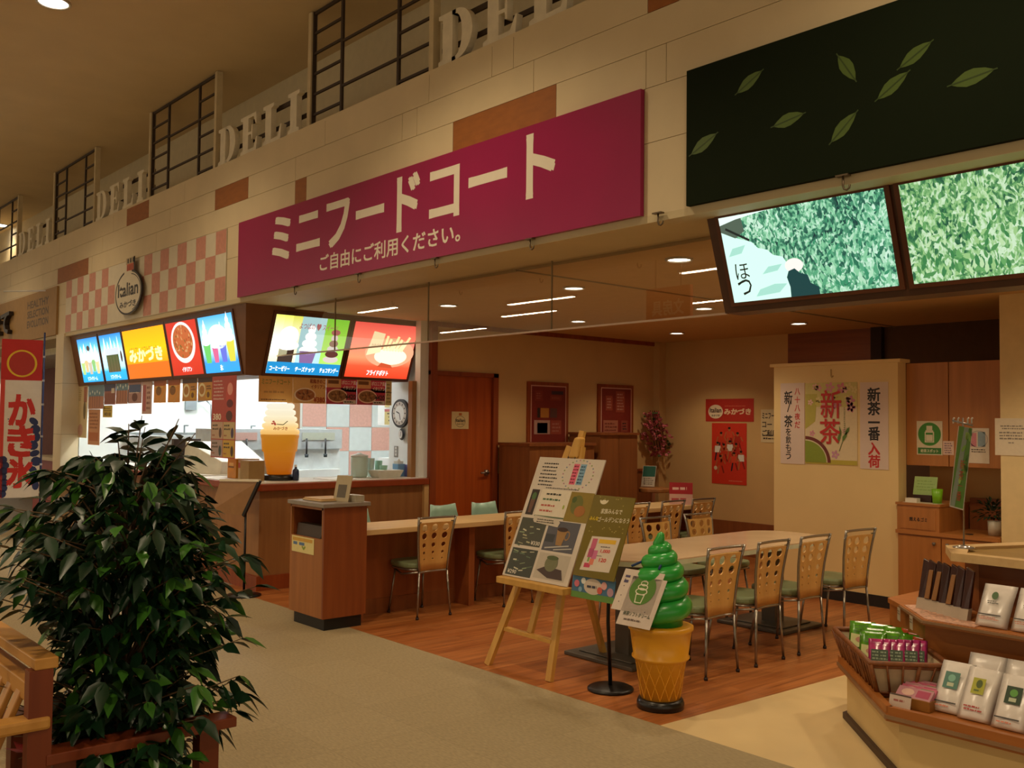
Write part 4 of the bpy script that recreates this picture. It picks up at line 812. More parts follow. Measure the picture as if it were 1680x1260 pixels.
# baby chair in the corner with a leaflet clipped on it
t = thing('baby_chair', 'wooden baby chair with a rounded tray in the corner by the door wall', 'baby chair', (-7.62, 5.0, 0)); bw = wood('baby_chair_wood', '#9a6434', '#b0763e', 'x')
m = MB(); m.slabpoly([(-7.60+.21*math.cos(a)*(1 if math.cos(a) > 0 else .8), 5.0+.2*math.sin(a)) for a in [2*PI*i/20 for i in range(20)]], .74, .79, bw); m.build('tray', t, .012)
for dx, dy in ((-.15, -.16), (.13, -.16), (.13, .16), (-.15, .16)):
    m = MB(); m.bar((-7.6+dx*1.1, 5+dy*1.1, 0), (-7.6+dx, 5+dy, .74), .035, .035, wains); m.build('leg', t)
m = MB(); m.box(-7.78, 4.84, .40, -7.44, 5.16, .43, wains); m.build('seat', t)
s = Sheet((-7.66, 4.97, .80), Vector((.85, .5, 0)), Vector((.05, .1, 1))); s.base(-.09, 0, .07, .25, INK('#d8d0bc'), .006); s.rect(-.085, .12, .065, .245, INK('#2a6a58'), 1); s.scrawl(-.07, .02, .05, .11, 4, INK('#8a7a68')); tag(s.build('leaflet'), 'green and white leaflet standing on the baby chair tray', 'leaflet')

# ------------------------------------------------------------------ posters on the back wall
def ban(s, a, b, c, d):
    s.ell(a+.15, b+.12, .11, .085, INK('#e8d4b0'), 1, 30); s.text('Italian', a+.065, b+.11, a+.235, b+.165, INK('#3a2418'), 2, .03); s.text('みかづき', a+.09, b+.06, a+.21, b+.085, INK('#3a2418'), 2, .03)
    s.text('みかづき', a+.28, b+.085, c-.04, b+.155, INK('#e8c8a0'), 1, .05); s.scrawl(a+.28, b+.18, c-.05, b+.195, 1, INK('#d87a58'))
wallcard('banner_poster', 'red banner with a pale oval emblem on the back wall', 'poster', ('y', 5.745), -7.41, 1.59, -6.71, 1.865, '#b82c1c', ban)
def team(s, a, b, c, d):
    rn = random.Random(2); sk = INK('#b56a3c')
    for i, (x, y) in enumerate(((.14, .6), (.26, .66), (.38, .6), (.09, .48), (.18, .46), (.27, .5), (.36, .47), (.43, .38), (.13, .32), (.33, .36))):
        X, Y = a+x, b+y; jer = INK(('#cc3a1c', '#d8482a', '#b02c18', '#e0dcd0')[i % 4 if i != 5 else 3])
        s.poly([(X-.045, Y-.1), (X+.045, Y-.1), (X+.04, Y-.02), (X-.04, Y-.02)], jer, 2+i % 2); s.ell(X, Y+.0, .018, .024, sk, 4, 12); s.ell(X, Y+.016, .02, .014, INK('#241812'), 5, 12)
        s.line((X-.045, Y-.03), (X-.07, Y-.1), .016, sk, 4); s.line((X+.045, Y-.03), (X+.075, Y-.08), .016, sk, 4); s.line((X-.02, Y-.1), (X-.04, Y-.2), .02, sk if i % 3 else INK('#2a2030'), 2); s.line((X+.02, Y-.1), (X+.05, Y-.19), .02, INK('#8a2414'), 2)
    s.ell(a+.06, b+.19, .025, .025, INK('#d8c8a8'), 5, 14); s.scrawl(a+.25, b+.035, c-.02, b+.05, 1, INK('#e0a080'))
wallcard('team_poster', 'tall orange-red poster of a sports team below the red banner', 'poster', ('y', 5.745), -7.315, .835, -6.81, 1.57, '#d0341c', team)
def n3(s, a, b, c, d):
    for i, q in enumerate(('ミニフード', 'コート', 'ご利用')): s.text(q, a+.02, d-.11-i*.1, a+.22, d-.04-i*.1, INK('#3a2c20'), 1, .03)
    s.scrawl(a+.02, b+.03, a+.24, b+.1, 2, INK('#3a2c20'))
wallcard('wall_notice', 'white notice on the back wall half hidden by the cream partition', 'notice', ('y', 5.745), -6.61, 1.35, -6.3, 1.735, '#d6c294', n3)
# ------------------------------------------------------------------ chairs
honey = wood('honey_ply', '#c4944e', '#d6a862', 'z', .35); chrome = M('chair_chrome', '#9a948a', .25, .85, noise=.02); sage = M('sage_vinyl', '#7f8c66', .4, noise=.05); footm = M('foot_cap', '#2a1710', .6)
def make_chair():
    """rear legs at x = 0, seat towards -x, width along y"""
    t = thing('dining_chair', 'c', 'chair', (0, 0, 0))
    def bk(q, v): return Vector((.012+.05*((v-.37)/.43)**2-.018*(1-(q*2)**2), q*(.275+.085*(v-.37)/.41), v))   # back surface: q in -.5..+.5
    m = MB(); rows_ = [(.71, .030), (.645, .026), (.572, .019), (.512, .012), (.462, .007)]; eds = [.752, .683, .608, .540, .486, .435]; cols = [-.30, 0, .30]; ce = [-.46, -.15, .15, .46]
    def strip(q0, q1, v0, v1, n=4):
        for i in range(n):
            a, b = q0+(q1-q0)*i/n, q0+(q1-q0)*(i+1)/n; m.add([bk(a, v0), bk(b, v0), bk(b, v1), bk(a, v1)], [(0, 1, 2, 3)], honey, True)
    for r_, (cv, rad) in enumerate(rows_):
        v1, v0 = eds[r_], eds[r_+1]
        for c_ in range(3):
            q0, q1 = ce[c_], ce[c_+1]; W = .275+.085*(cv-.37)/.41; o, n_ = [], []
            for k in range(16):
                e = k % 4/4; s_ = k//4; q, v = [(q0+(q1-q0)*e, v0), (q1, v0+(v1-v0)*e), (q1-(q1-q0)*e, v1), (q0, v1-(v1-v0)*e)][s_]
                o.append(bk(q, v)); a = math.atan2(v-cv, (q-cols[c_])*W); n_.append(bk(cols[c_]+rad*math.cos(a)/W, cv+rad*math.sin(a)))
            m.add(o+n_, [(k, (k+1) % 16, 16+(k+1) % 16, 16+k) for k in range(16)], honey, False)
    for q0, q1 in zip(ce, ce[1:]): strip(q0, q1, .37, .435, 4)
    m.build('backrest', t, solid=.009, weld=True)
    m = MB()
    for s_ in (-1, 1): m.tube([bk(s_*.5, v) for v in (.36, .47, .6, .72, .8)], .0095, chrome, 8)
    m.tube([bk(q/10-.5, .79) for q in range(11)], .009, chrome, 8); m.tube([bk(q/10-.5, .362) for q in range(11)], .009, chrome, 8)
    for s_ in (-1, 1): m.add([bk(s_*.49, .762), bk(s_*.40, .762), bk(s_*.49, .71)], [(0, 1, 2)], chrome)
    m.build('back_frame', t)
    m = MB(); pts = []
    for i in range(28):
        a = 2*PI*i/28; c, s_ = math.cos(a), math.sin(a); pts.append((-.20+.185*abs(c)**.6*(1 if c > 0 else -1), (.19+.01*c*-1)*abs(s_)**.6*(1 if s_ > 0 else -1)))
    m.slabpoly(pts, .385, .43, sage); m.build('seat', t, .014)
    m = MB(); m.tube([(x*.93-.014, y*.93, .375) for x, y in pts]+[(pts[0][0]*.93-.014, pts[0][1]*.93, .375)], .009, chrome, 6); m.tube([(0, -.138, .362), (-.2, -.16, .33), (-.36, -.14, .37)], .008, chrome, 6); m.tube([(0, .138, .362), (-.2, .16, .33), (-.36, .14, .37)], .008, chrome, 6); m.build('seat_frame', t)
    for sx, sy in ((0, -1), (0, 1), (1, -1), (1, 1)):
        m = MB(); a = (-.31, sy*.14, .375) if sx else bk(sy*.5, .362); b = (-.36, sy*.165, .018) if sx else (.028, sy*.162, .018)
        m.tube([a, b], [.009, .0085], chrome, 8); lg_ = m.build('leg', t)
        m = MB(); m.tube([b, (b[0], b[1], 0)], .0125, footm, 8); m.build('foot_cap', lg_)
    return t
proto = make_chair(); _used = []
def place_chair(x, y, rz, label, group):
    o = proto if not _used else copy_tree(proto); _used.append(o)
    o.location = (x, y, 0); o.rotation_euler = (0, 0, rz); o['label'] = label; o['group'] = group
G1, G2, G3 = 'chairs along the counter tables', 'chairs on the near side of the long white table', 'chairs on the far side of the long white table'
place_chair(-3.70, 1.05, 0, 'plywood chair with round holes right behind the green soft ice figure', G2)
place_chair(-3.70, 1.56, .03, 'plywood chair on the near side of the white table, second from the green figure', G2)
place_chair(-3.70, 2.06, .0, 'plywood chair on the near side of the white table, third from the green figure', G2)
place_chair(-3.72, 2.70, -.08, 'plywood chair standing apart nearest the cream partition', G2)
place_chair(-6.235, .72, .0, 'plywood chair at the counter table next to the waste kiosk', G1)
place_chair(-6.22, 1.60, .0, 'plywood chair at the counter table partly hidden by the easel', G1)
place_chair(-6.21, 3.06, .0, 'plywood chair at the farther counter table just right of the golden poster', G1)
place_chair(-6.21, 3.60, .04, 'middle of the three plywood chairs at the farther counter table', G1)
place_chair(-6.21, 4.08, .0, 'plywood chair at the farther counter table by the small red sign', G1)
place_chair(-5.12, 2.18, PI, 'plywood chair across the white table seen over the tip of the green figure', G3)
place_chair(-5.12, 2.74, PI, 'plywood chair across the white table next to the cream partition', G3)
place_chair(-4.98, 1.50, PI, 'plywood chair across the white table hidden behind the golden poster', G3)

# ------------------------------------------------------------------ tables
beech = wood('beech_top', '#c9a672', '#d6b680', 'y', .4); panelw = wood('table_panel_wood', '#8a4a22', '#9e5a2c', 'z', .45)
GT2 = 'counter tables along the seating'
def wtable(y0, y1, posts, label):
    t = thing('counter_table', label, 'table', (-6.6, (y0+y1)/2, 0), GT2)
    m = MB(); m.box(-6.82, y0, .67, -6.33, y1, .712, beech); m.build('tabletop', t, .004)
    m = MB(); m.box(-6.70, y0, 0, -6.62, y1, .67, panelw); m.box(-6.625, y0, 0, -6.612, y1, .12, wains); m.build('panel', t)
    for y in posts:
        m = MB(); m.box(-6.63, y-.03, 0, -6.42, y+.03, .67, panelw); m.build('bracket', t)
wtable(.14, 2.25, (.17, 1.27, 2.2), 'long counter table with pale top running from the waste kiosk')
wtable(2.5, 4.45, (2.55, 3.4, 4.4), 'farther counter table with pale top behind the three chairs')
t = thing('dining_table', 'long glossy white table with rounded ends in the food court', 'table', (-4.26, 1.5, 0))
topm = M('table_gloss', '#d6bb98', .12, noise=.05, scale=4, spec=.7); edg = M('table_edge', '#cfd4b8', .25); iron2 = M('pedestal_grey', '#5c564c', .45, .4)
def rrect(x0, y0, x1, y1, r, n=10):
    out = []
    for cx, cy, a0 in ((x1-r, y0+r, -PI/2), (x1-r, y1-r, 0), (x0+r, y1-r, PI/2), (x0+r, y0+r, PI)):
        out += [(cx+r*math.cos(a0+PI/2*i/n), cy+r*math.sin(a0+PI/2*i/n)) for i in range(n+1)]
    return out
m = MB(); m.slabpoly(rrect(-4.63, .57, -3.93, 2.90, .28), .662, .692, edg); m.build('edge', t)
m = MB(); m.slabpoly(rrect(-4.63, .57, -3.93, 2.90, .28), .692, .70, topm); m.build('tabletop', t)
for y in (.95, 2.62):
    m = MB(); m.box(-4.69, y-.27, 0, -4.08, y+.27, .025, iron2); m.box(-4.62, y-.2, .025, -4.15, y+.2, .035, iron2); b_ = m.build('pedestal', t, .006)
    m = MB(); m.box(-4.42, y-.06, .035, -4.30, y+.06, .66, iron2); m.box(-4.52, y-.2, .645, -4.14, y+.2, .662, iron2); m.build('column', b_)
mintp = M('mint_shell', '#9cc0ae', .35, noise=.03)
def mint_chair(y, label):
    t = thing('mint_chair', label, 'chair', (-7.02, y, 0), 'mint chairs behind the counter table'); x = -7.02
    m = MB(); rows_ = []
    for k in range(7):
        v = k/6; z = .44+.35*v; hw = .20-.06*v; rows_.append([(x-.03-.07*v+.05*(q*q), y+q*hw, z+(.02*q*q-.008 if k == 6 else 0)) for q in (-1, -.5, 0, .5, 1)])
    vs = [p for r_ in rows_ for p in r_]; m.add(vs, [(i*5+j, i*5+j+1, i*5+j+6, i*5+j+5) for i in range(6) for j in range(4)], mintp, True)
    m.build('backrest', t, solid=.012)
    m = MB(); m.slabpoly([(x+.29, y-.19), (x+.29, y+.19), (x-.02, y+.2), (x-.02, y-.2)], .42, .445, mintp); m.build('seat', t, .01)
    for dx, dy in ((0, -.17), (0, .17), (.25, -.17), (.25, .17)):
        m = MB(); m.tube([(x+dx, y+dy, .42), (x+dx+(.03 if dx else -.03), y+dy*1.1, 0)], .011, chrome, 8); m.build('leg', t)
mint_chair(.50, 'mint plastic chair whose edge shows just right of the waste kiosk')
mint_chair(1.45, 'mint plastic chair behind the counter table, before the red-brown door')
mint_chair(1.93, 'mint plastic chair behind the counter table, nearest the easel')
# reserved sign at the table end
s = Sheet((-6.45, 4.1, .712), (.8, .6, 0)); s.base(-.13, 0, .11, .23, INK('#cfa69c'), .006); s.rect(-.13, .11, .11, .23, INK('#a8202c'), 1); s.scrawl(-.1, .14, .08, .2, 1, INK('#e8c0b8'), 2); s.scrawl(-.11, .02, .09, .09, 1, INK('#b0404a'), 1); m = s; m.box(-6.5, 4.09, .712, -6.4, 4.17, .716, INK('#cfa69c')); tag(s.build('table_sign'), 'small red and white sign standing on the farther counter table', 'table sign')

# ------------------------------------------------------------------ waste kiosk
t = thing('waste_kiosk', 'brown waste and tray kiosk with a grey top at the end of the counter table', 'kiosk', (-6.55, -.02, 0))
kw = wood('kiosk_wood', '#935a2c', '#a56834', 'z', .45); ks = wood('kiosk_side_wood', '#7c3c18', '#8d491f', 'z', .45)
X0, X1, Y0, Y1 = -6.79, -6.28, -.24, .13
m = MB(); m.box(X0+.03, Y0+.03, 0, X1-.03, Y1-.02, .09, M('plinth_black', '#14110e', .5)); m.build('plinth', t)
m = MB(); m.box(X0, Y0, .09, X1-.02, Y0+.02, .67, kw); m.box(X0, Y0, .67, X0+.015, Y0+.02, .905, kw); m.box(X1-.035, Y0, .67, X1-.02, Y0+.02, .905, kw); m.box(X0, Y0, .885, X1-.02, Y0+.02, .905, kw); m.build('front_panel', t)
m = MB(); m.box(X1-.02, Y0, .09, X1, Y1, .905, ks); m.box(X0, Y0+.02, .09, X0+.02, Y1, .905, ks); m.box(X0+.02, Y1-.02, .09, X1-.02, Y1, .905, ks); m.build('side_panels', t)
m = MB(); m.box(X0+.02, Y0+.02, .64, X1-.02, Y1-.02, .665, dark); m.hexa([(X0+.04, Y0+.03, .665), (X1-.1, Y0+.03, .665), (X1-.1, Y0+.12, .665), (X0+.04, Y0+.12, .665), (X0+.05, Y0+.04, .76), (X1-.08, Y0+.04, .76), (X1-.08, Y0+.11, .76), (X0+.05, Y0+.11, .76)], INK('#3c2c20')); m.build('inner_tray', t)  # kiosk inside coloured dark to give the shade of its opening
m = MB(); m.box(X0-.02, Y0-.02, .905, X1+.02, Y1+.02, .935, M('kiosk_top_grey', '#8a8074', .35)); m.build('top', t, .004)
s = Sheet((0, Y0-.004, 0)); s.base(-6.755, .545, -6.42, .665, INK('#e0d290'), .003); s.rect(-6.74, .63, -6.44, .655, INK('#d0a040'), 1); s.rect(-6.73, .60, -6.67, .622, INK('#5a78a0'), 1); s.rect(-6.64, .60, -6.56, .622, INK('#5a78a0'), 1); s.poly([(-6.6, .59), (-6.57, .565), (-6.54, .59), (-6.55, .6), (-6.57, .585), (-6.59, .6)], INK('#8aa03c'), 2); s.build('label_card', t)
m = MB(); m.box(-6.72, -.18, .936, -6.44, .08, .947, beech); m.box(-6.71, -.17, .947, -6.45, .07, .957, M('tray_wood', '#c9a46c', .4)); simple('wooden_tray', 'pale wooden tray lying on the grey kiosk top', 'tray', m, bevel=.004)
t = thing('leaflet_holder', 'slanted leaflet holder with cups beside it on the kiosk top', 'leaflet holder', (-6.38, .03, .935))
s = Sheet((-6.40, -.03, .936), (.95, .3, 0), (.14, .1, 1)); s.base(-.08, 0, .07, .20, INK('#b8a98a'), .006); s.rect(-.05, .03, .035, .13, INK('#6a6256'), 1); s.build('leaflet', t)
m = MB(); m.box(-6.45, .03, .936, -6.29, .11, .985, M('acrylic', '#b0a894', .2)); m.build('pocket', t)

# ------------------------------------------------------------------ easel with menu board
ew = wood('easel_pine', '#b98a3e', '#cc9c4c', 'z', .5)
t = thing('easel', 'pine easel standing on the food court floor edge', 'easel', (-4.5, .3, 0))
for a in ((-4.795, .105, 0), (-4.255, .135, 0)):
    m = MB(); top_ = Vector((-4.40 if a[0] < -4.5 else -4.30, .44, 1.40)); m.bar(a, top_, .045, .03, ew, (0, 1, 0)); m.build('front_leg', t)
m = MB(); m.bar((-4.47, .84, 0), (-4.37, .37, 1.05), .04, .03, ew, (0, 1, 0)); m.build('rear_leg', t)
m = MB(); m.bar((-4.50, .20, .24), (-4.325, .475, 1.50), .04, .025, ew, (0, 1, 0)); m.build('mast', t)
m = MB(); m.bar((-4.745, .175, .235), (-4.28, .185, .225), .04, .022, ew); m.build('crossbar', t)
m = MB(); m.box(-4.66, .05, .545, -4.06, .135, .585, ew); m.build('ledge', t, .004)
m = MB(); m.hexa([(-4.385, .395, 1.33), (-4.295, .395, 1.33), (-4.295, .455, 1.33), (-4.385, .455, 1.33), (-4.345, .415, 1.46), (-4.295, .415, 1.46), (-4.295, .475, 1.46), (-4.345, .475, 1.46)], ew); m.build('clamp_head', t, .012)
m = MB()
for dx in (0, .06): m.tube([(-4.375+dx, .40, 1.34), (-4.385+dx, .345, 1.12)], .003, INK('#2a2622'), 5)
m.tube([(-4.385, .345, 1.12), (-4.325, .345, 1.12)], .003, INK('#2a2622'), 5); m.build('wire_clip', t)
ps = M('board_white', '#cfc3b4', .22, noise=.03); O = Vector((-4.665, .105, .588)); BU = Vector((1, .0, 0)); BV = Vector((.03, .29, .74))
s = Sheet(O, BU, BV); s.base(0, 0, .585, .795, ps, .008); H = .795
photo = [('#3c4238', '#5a6450'), ('#4a4c58', '#75747c'), ('#3a3c38', '#666860'), ('#b5a898', '#c8bcae')]
sl = INK('#2a2622'); rn = random.Random(9)
for i in range(7): s.scrawl(.05, .745-i*.024, .22, .763-i*.024, 1, sl, 1, seed=i)
s.rect(.335, .625, .385, .76, INK('#d8627c'), 1); s.rect(.395, .625, .445, .76, INK('#7aa0b8'), 1)
for i in range(6): s.scrawl(.338, .63+i*.021, .383, .648+i*.021, 1, INK('#8a2a3c'), 2, seed=i); s.scrawl(.398, .63+i*.021, .443, .648+i*.021, 1, INK('#3a5a70'), 2, seed=i+20)
for i in range(26):
    a = i*.2417; s.rect(.39+.13*math.cos(a)-.006, .69+.095*math.sin(a)-.004, .39+.13*math.cos(a)+.006, .69+.095*math.sin(a)+.004, INK(('#8a9a5a', '#b07a8a', '#7a8a9a')[i % 3]), 1)
s.scrawl(.14, .585, .5, .6, 1, INK('#6a6258'), 1)
s.rect(.03, .405, .10, .575, INK('#33261e'), 1); s.poly([(.05, .42), (.075, .42), (.085, .51), (.06, .545), (.045, .5)], INK('#6a4a3a'), 2); s.ell(.066, .53, .02, .025, INK('#4a6a3a'), 3)
s.rect(.12, .40, .385, .58, INK('#d8cdb8'), 2); s.scrawl(.17, .54, .33, .565, 1, INK('#3a3a30'), 3); s.scrawl(.15, .505, .34, .53, 1, INK('#4a6a4a'), 3); s.scrawl(.15, .465, .30, .49, 1, INK('#b5584a'), 3); s.scrawl(.15, .43, .29, .455, 1, INK('#b5584a'), 3); s.rect(.12, .40, .385, .408, INK('#5a6a4a'), 3)
s.ell(.355, .475, .008, .015, INK('#9aa83c'), 3, 10)
s.rect(.385, .39, .585, .58, INK('#8a7428'), 1); s.ell(.46, .5, .05, .06, INK('#6a6a2c'), 2); s.ell(.50, .46, .045, .035, INK('#a0662c'), 3); s.ell(.43, .53, .02, .02, INK('#4a5a24'), 3)
s.rect(.02, .205, .255, .385, INK('#47483c'), 1); s.rect(.275, .195, .545, .385, INK('#55545c'), 1); s.rect(.02, .01, .255, .185, INK('#3c4038'), 1); s.rect(.275, .02, .545, .18, INK('#b5aa9a'), 1)
for i in range(24):
    x, y = rn.uniform(.03, .2), rn.uniform(.03, .36); s.line((x, y), (x+rn.uniform(.03, .05), y+rn.uniform(-.01, .012)), rn.uniform(.004, .009), INK(('#8a9a78', '#b0ac88', '#5c7058', '#c8c4a8')[i % 4]), 2)
s.text('¥330', .17, .215, .25, .24, INK('#d8d0c0'), 4, .02); s.text('¥290', .04, .02, .12, .045, INK('#d8d0c0'), 4, .02)
s.poly([(.385, .235), (.435, .235), (.455, .335), (.365, .335)], INK('#9a7444'), 3); s.ell(.41, .335, .045, .014, INK('#3a2418'), 4); s.ring(.46, .30, .022, .03, .008, INK('#9a7444'), 2)
s.line((.3, .21), (.5, .24), .008, INK('#b5b0a8'), 3); s.line((.38, .205), (.53, .225), .007, INK('#b5b0a8'), 3); s.rect(.28, .25, .36, .30, INK('#3a3c40'), 2)
s.ell(.40, .12, .055, .05, INK('#6f7050'), 3); s.ell(.40, .155, .05, .014, INK('#4f5a34'), 4); s.poly([(.29, .07), (.40, .03), (.53, .03), (.5, .09), (.36, .1)], INK('#453430'), 2)
s.poly([(.14, .36), (.36, .345), (.37, .375), (.34, .395), (.13, .405), (.125, .375)], INK('#c4b8a6'), 5); s.scrawl(.16, .36, .34, .39, 2, INK('#4a4238'), 6)
tag(s.build('menu_poster_board'), 'white tilted board of drink photographs resting on the pine easel', 'poster board')

# ------------------------------------------------------------------ round based poster stand
t = thing('poster_stand', 'black round based stand holding a golden poster next to the easel', 'poster stand', (-3.9, .29, 0))
m = MB(); m.lathe([(.135, 0), (.135, .012), (.12, .02), (.02, .028)], blk, (-3.9, .29, 0), 36); m.build('base', t)
m = MB(); m.tube([(-3.9, .29, .02), (-3.89, .255, .4), (-3.87, .245, 1.0)], [.012, .011, .008], blk, 10); m.build('pole', t)
gold = M('gold_poster', '#6f5f10', .25, noise=.08, scale=6); s = Sheet((-4.02, .09, .67), (1, .0, 0), (.02, .155, .452)); s.base(0, 0, .325, .485, gold, .005)
wi = INK('#ded2b0'); s.ring(.075, .53, .035, .03, .012, wi, 1, 20, PI, 2*PI); s.ell(.075, .52, .02, .012, wi, 1)
s.text('家族みんなで', .075, .435, .245, .47, wi, 1, .015); s.text('みんな', .0, .385, .07, .412, INK('#d8b81c'), 1, .03); s.text('ゴールデンになろう', .07, .378, .32, .412, wi, 1, .015)
for i in range(30): x, y = rn.uniform(.02, .32), rn.uniform(.29, .55); s.rect(x, y, x+.008, y+.006, INK('#a8923c'), 1) if not (.37 < y < .48) else None
s.poly([(.045, .04), (.285, .04), (.295, .275), (.065, .275)], INK('#d2c4b2'), 2)
for i, (a, b, c, d, col) in enumerate(((.08, .19, .12, .26, '#c05a78'), (.075, .13, .115, .19, '#b04a70'), (.11, .12, .15, .18, '#c86a90'), (.07, .06, .12, .09, '#c03a5a'), (.105, .08, .14, .12, '#d87a60'), (.085, .1, .1, .13, '#7a9a4a'))): s.rect(a, b, c, d, INK(col), 3)
s.rect(.135, .23, .27, .258, INK('#dcae24'), 3); s.text('1,000', .17, .165, .245, .19, INK('#c8322a'), 3, .03); s.text('120', .18, .105, .235, .13, INK('#c8322a'), 3, .03); s.scrawl(.16, .2, .25, .215, 1, INK('#5a4a40'), 3); s.scrawl(.15, .14, .2, .15, 1, INK('#5a4a40'), 3)
s.v = s.v[:8]+[tuple(s.O+s.U*((Vector(p)-s.O).dot(s.U)*.956)+s.V*((Vector(p)-s.O).dot(s.V)*.858)+s.N*(Vector(p)-s.O).dot(s.N)) for p in s.v[8:]]
pz = s.build('poster', t); pz['label'] = 'golden poster with white kana'
s = Sheet((-4.03, .088, .545), (1, .02, 0), (.03, .1, 1)); s.base(0, 0, .33, .125, INK('#3f6a8a'), .005); s.rect(0, 0, .33, .035, INK('#5f8a3c'), 1); s.ell(.165, .075, .07, .045, INK('#c8b8a8'), 2)
for x, y, r_, col in ((.04, .08, .02, '#c86a7a'), (.09, .1, .018, '#d8d8d0'), (.25, .09, .022, '#d8a09a'), (.30, .06, .024, '#b08a9a'), (.22, .06, .02, '#c8584a'), (.07, .05, .015, '#7aa0b8')): s.ell(x, y, r_, r_, INK(col), 3, 14)
s.scrawl(.12, .06, .21, .09, 1, INK('#3a3a48'), 4); s.build('blue_card', t)

# ------------------------------------------------------------------ green soft ice figure
t = thing('soft_ice_figure', 'large green soft ice cone figure standing on the floor edge', 'display figure', (-3.49, .25, 0)); c = (-3.49, .25, 0)
m = MB(); m.lathe([(.128, 0), (.13, .03), (.122, .05), (.11, .055)], M('figure_base_black', '#15120f', .3), c, 32); m.build('base', t)
waf = M('waffle_plastic', '#dc9c26', .32, noise=.05, scale=5); grn = M('matcha_green', '#2a9c3a', .28, noise=.05, scale=3, spec=.6)
m = MB(); m.lathe([(.106, .05), (.138, .26), (.15, .268), (.158, .275), (.158, .283), (.15, .288), (.168, .42), (.178, .428), (.178, .447), (.165, .452)], waf, c, 40)
for k in range(14):
    for sgn in (-1, 1):
        m.tube([(c[0]+(.1075+.03*q/8)*math.cos(2*PI*k/14+sgn*q*.075), c[1]+(.1075+.03*q/8)*math.sin(2*PI*k/14+sgn*q*.075), .06+.2*q/8) for q in range(9)], .0028, waf, 4, caps=False)
m.build('cone', t)
m = MB(); pts, R = [], []
lv_ = [(.455, .118, .062), (.56, .108, .056), (.655, .092, .05), (.735, .066, .044), (.795, .035, .036), (.835, .015, .03), (.88, .008, .022), (.925, .004, .014), (.94, .002, .008)]
Nn = 120
for i in range(Nn+1):
    q = i/Nn*(len(lv_)-1); k = min(int(q), len(lv_)-2); f_ = q-k; a, b = lv_[k], lv_[k+1]; zz = a[0]+(b[0]-a[0])*f_; rr = a[1]+(b[1]-a[1])*f_; th = a[2]+(b[2]-a[2])*f_
    an = q*2*PI if q < 5 else 5*2*PI+(q-5)*1.2; pts.append((c[0]+rr*math.cos(an-2.2), c[1]+rr*math.sin(an-2.2), zz+.055)); R.append(th)
pts = [(x, y, min(z, .937)) for x, y, z in pts]
m.tube(pts, R, grn, 14); m.lathe([(.12, .45), (.12, .55), (.08, .70), (.03, .85)], grn, c, 20); m.build('swirl', t)
t = thing('hanging_sign', 'white soft ice sign tied with blue ribbon to the green figure', 'sign', (-3.5, .08, .6))
rb = INK('#1c3a6a'); m = MB(); m.tube([(-3.6, .13, .765), (-3.55, .19, .80), (-3.49, .205, .83), (-3.44, .2, .80), (-3.42, .15, .768)], .007, rb, 6); m.build('ribbon', t)
s = Sheet((-3.665, .035, .535), (1, .05, 0), (.02, .10, .215)); s.base(0, .0, .27, .235, INK('#d2c2b4', .25), .003); s.base(.07, -.075, .30, .20, INK('#cdbdb0', .25), .0016)
s.ell(.165, .13, .085, .085, INK('#4d7a24'), 2, 36); wt = INK('#e2dcc4')
s.poly([(.14, .055), (.185, .055), (.192, .105), (.132, .105)], wt, 3); s.poly([(.146, .06), (.18, .06), (.186, .1), (.138, .1)], INK('#4d7a24'), 4); s.ring(.162, .12, .04, .02, .006, wt, 3, 24); s.ring(.162, .145, .034, .018, .006, wt, 3, 24); s.ring(.164, .167, .024, .016, .005, wt, 3, 20); s.poly([(.15, .175), (.175, .175), (.166, .202)], wt, 3)
s.scrawl(.02, .15, .06, .21, 2, INK('#4a4468'), 2)
for i in range(14): x, y = (.02+.24*rn.random(), .005+.22*rn.random()); s.ell(x, y, .004, .004, INK('#6a5a58'), 1, 6) if (x-.165)**2+(y-.13)**2 > .009 else None
s.text('抹茶ソフトクリーム', .095, -.02, .275, .003, INK('#3a4a34'), 3, .02); s.scrawl(.11, -.05, .25, -.03, 1, INK('#6a5a50'), 3); s.build('card', t)
# ------------------------------------------------------------------ cream partition with tea posters
parm = M('partition_cream', '#e3c68a', .6, noise=.03, scale=2)
t = thing('partition', 'cream free-standing partition wall with a dark base between tables and tea shop', 'partition', (-4.64, 4.05, 0))
m = MB(); m.box(-5.255, 3.98, .10, -4.03, 4.12, 2.10, parm); m.build('panel', t)
m = MB(); m.box(-5.29, 3.96, 2.10, -4.0, 4.14, 2.13, parm); m.build('cap', t, .004)
m = MB(); m.box(-5.26, 3.975, 0, -4.025, 4.125, .10, M('base_black', '#1a1612', .5)); m.build('base', t)
washi = M('poster_paper', '#d9c4b4', .6, noise=.02); PY = 3.975
bk_ = INK('#241c18'); rd = INK('#c22a24')
def pA(s, a, b, c, d):
    s.vtext('新', a+.085, d-.075, .12, bk_, 1, .02, 1, .085); s.line((a+.115, d-.15), (a+.075, d-.27), .01, bk_, 1)
    s.vtext('茶', a+.085, d-.30, .11, bk_, 1, .02, 1, .085); s.vtext('を飲もう', a+.085, d-.42, .068, bk_, 1, .015, 1.08, .055); s.vtext('八十八夜だ', a+.18, d-.05, .06, rd, 1, .02, 1.28, .055)
wallcard('tea_poster', 'narrow white poster with black brush kanji, first of three on the cream partition', 'poster', ('y', PY), -5.18, 1.195, -4.925, 1.945, washi, pA)
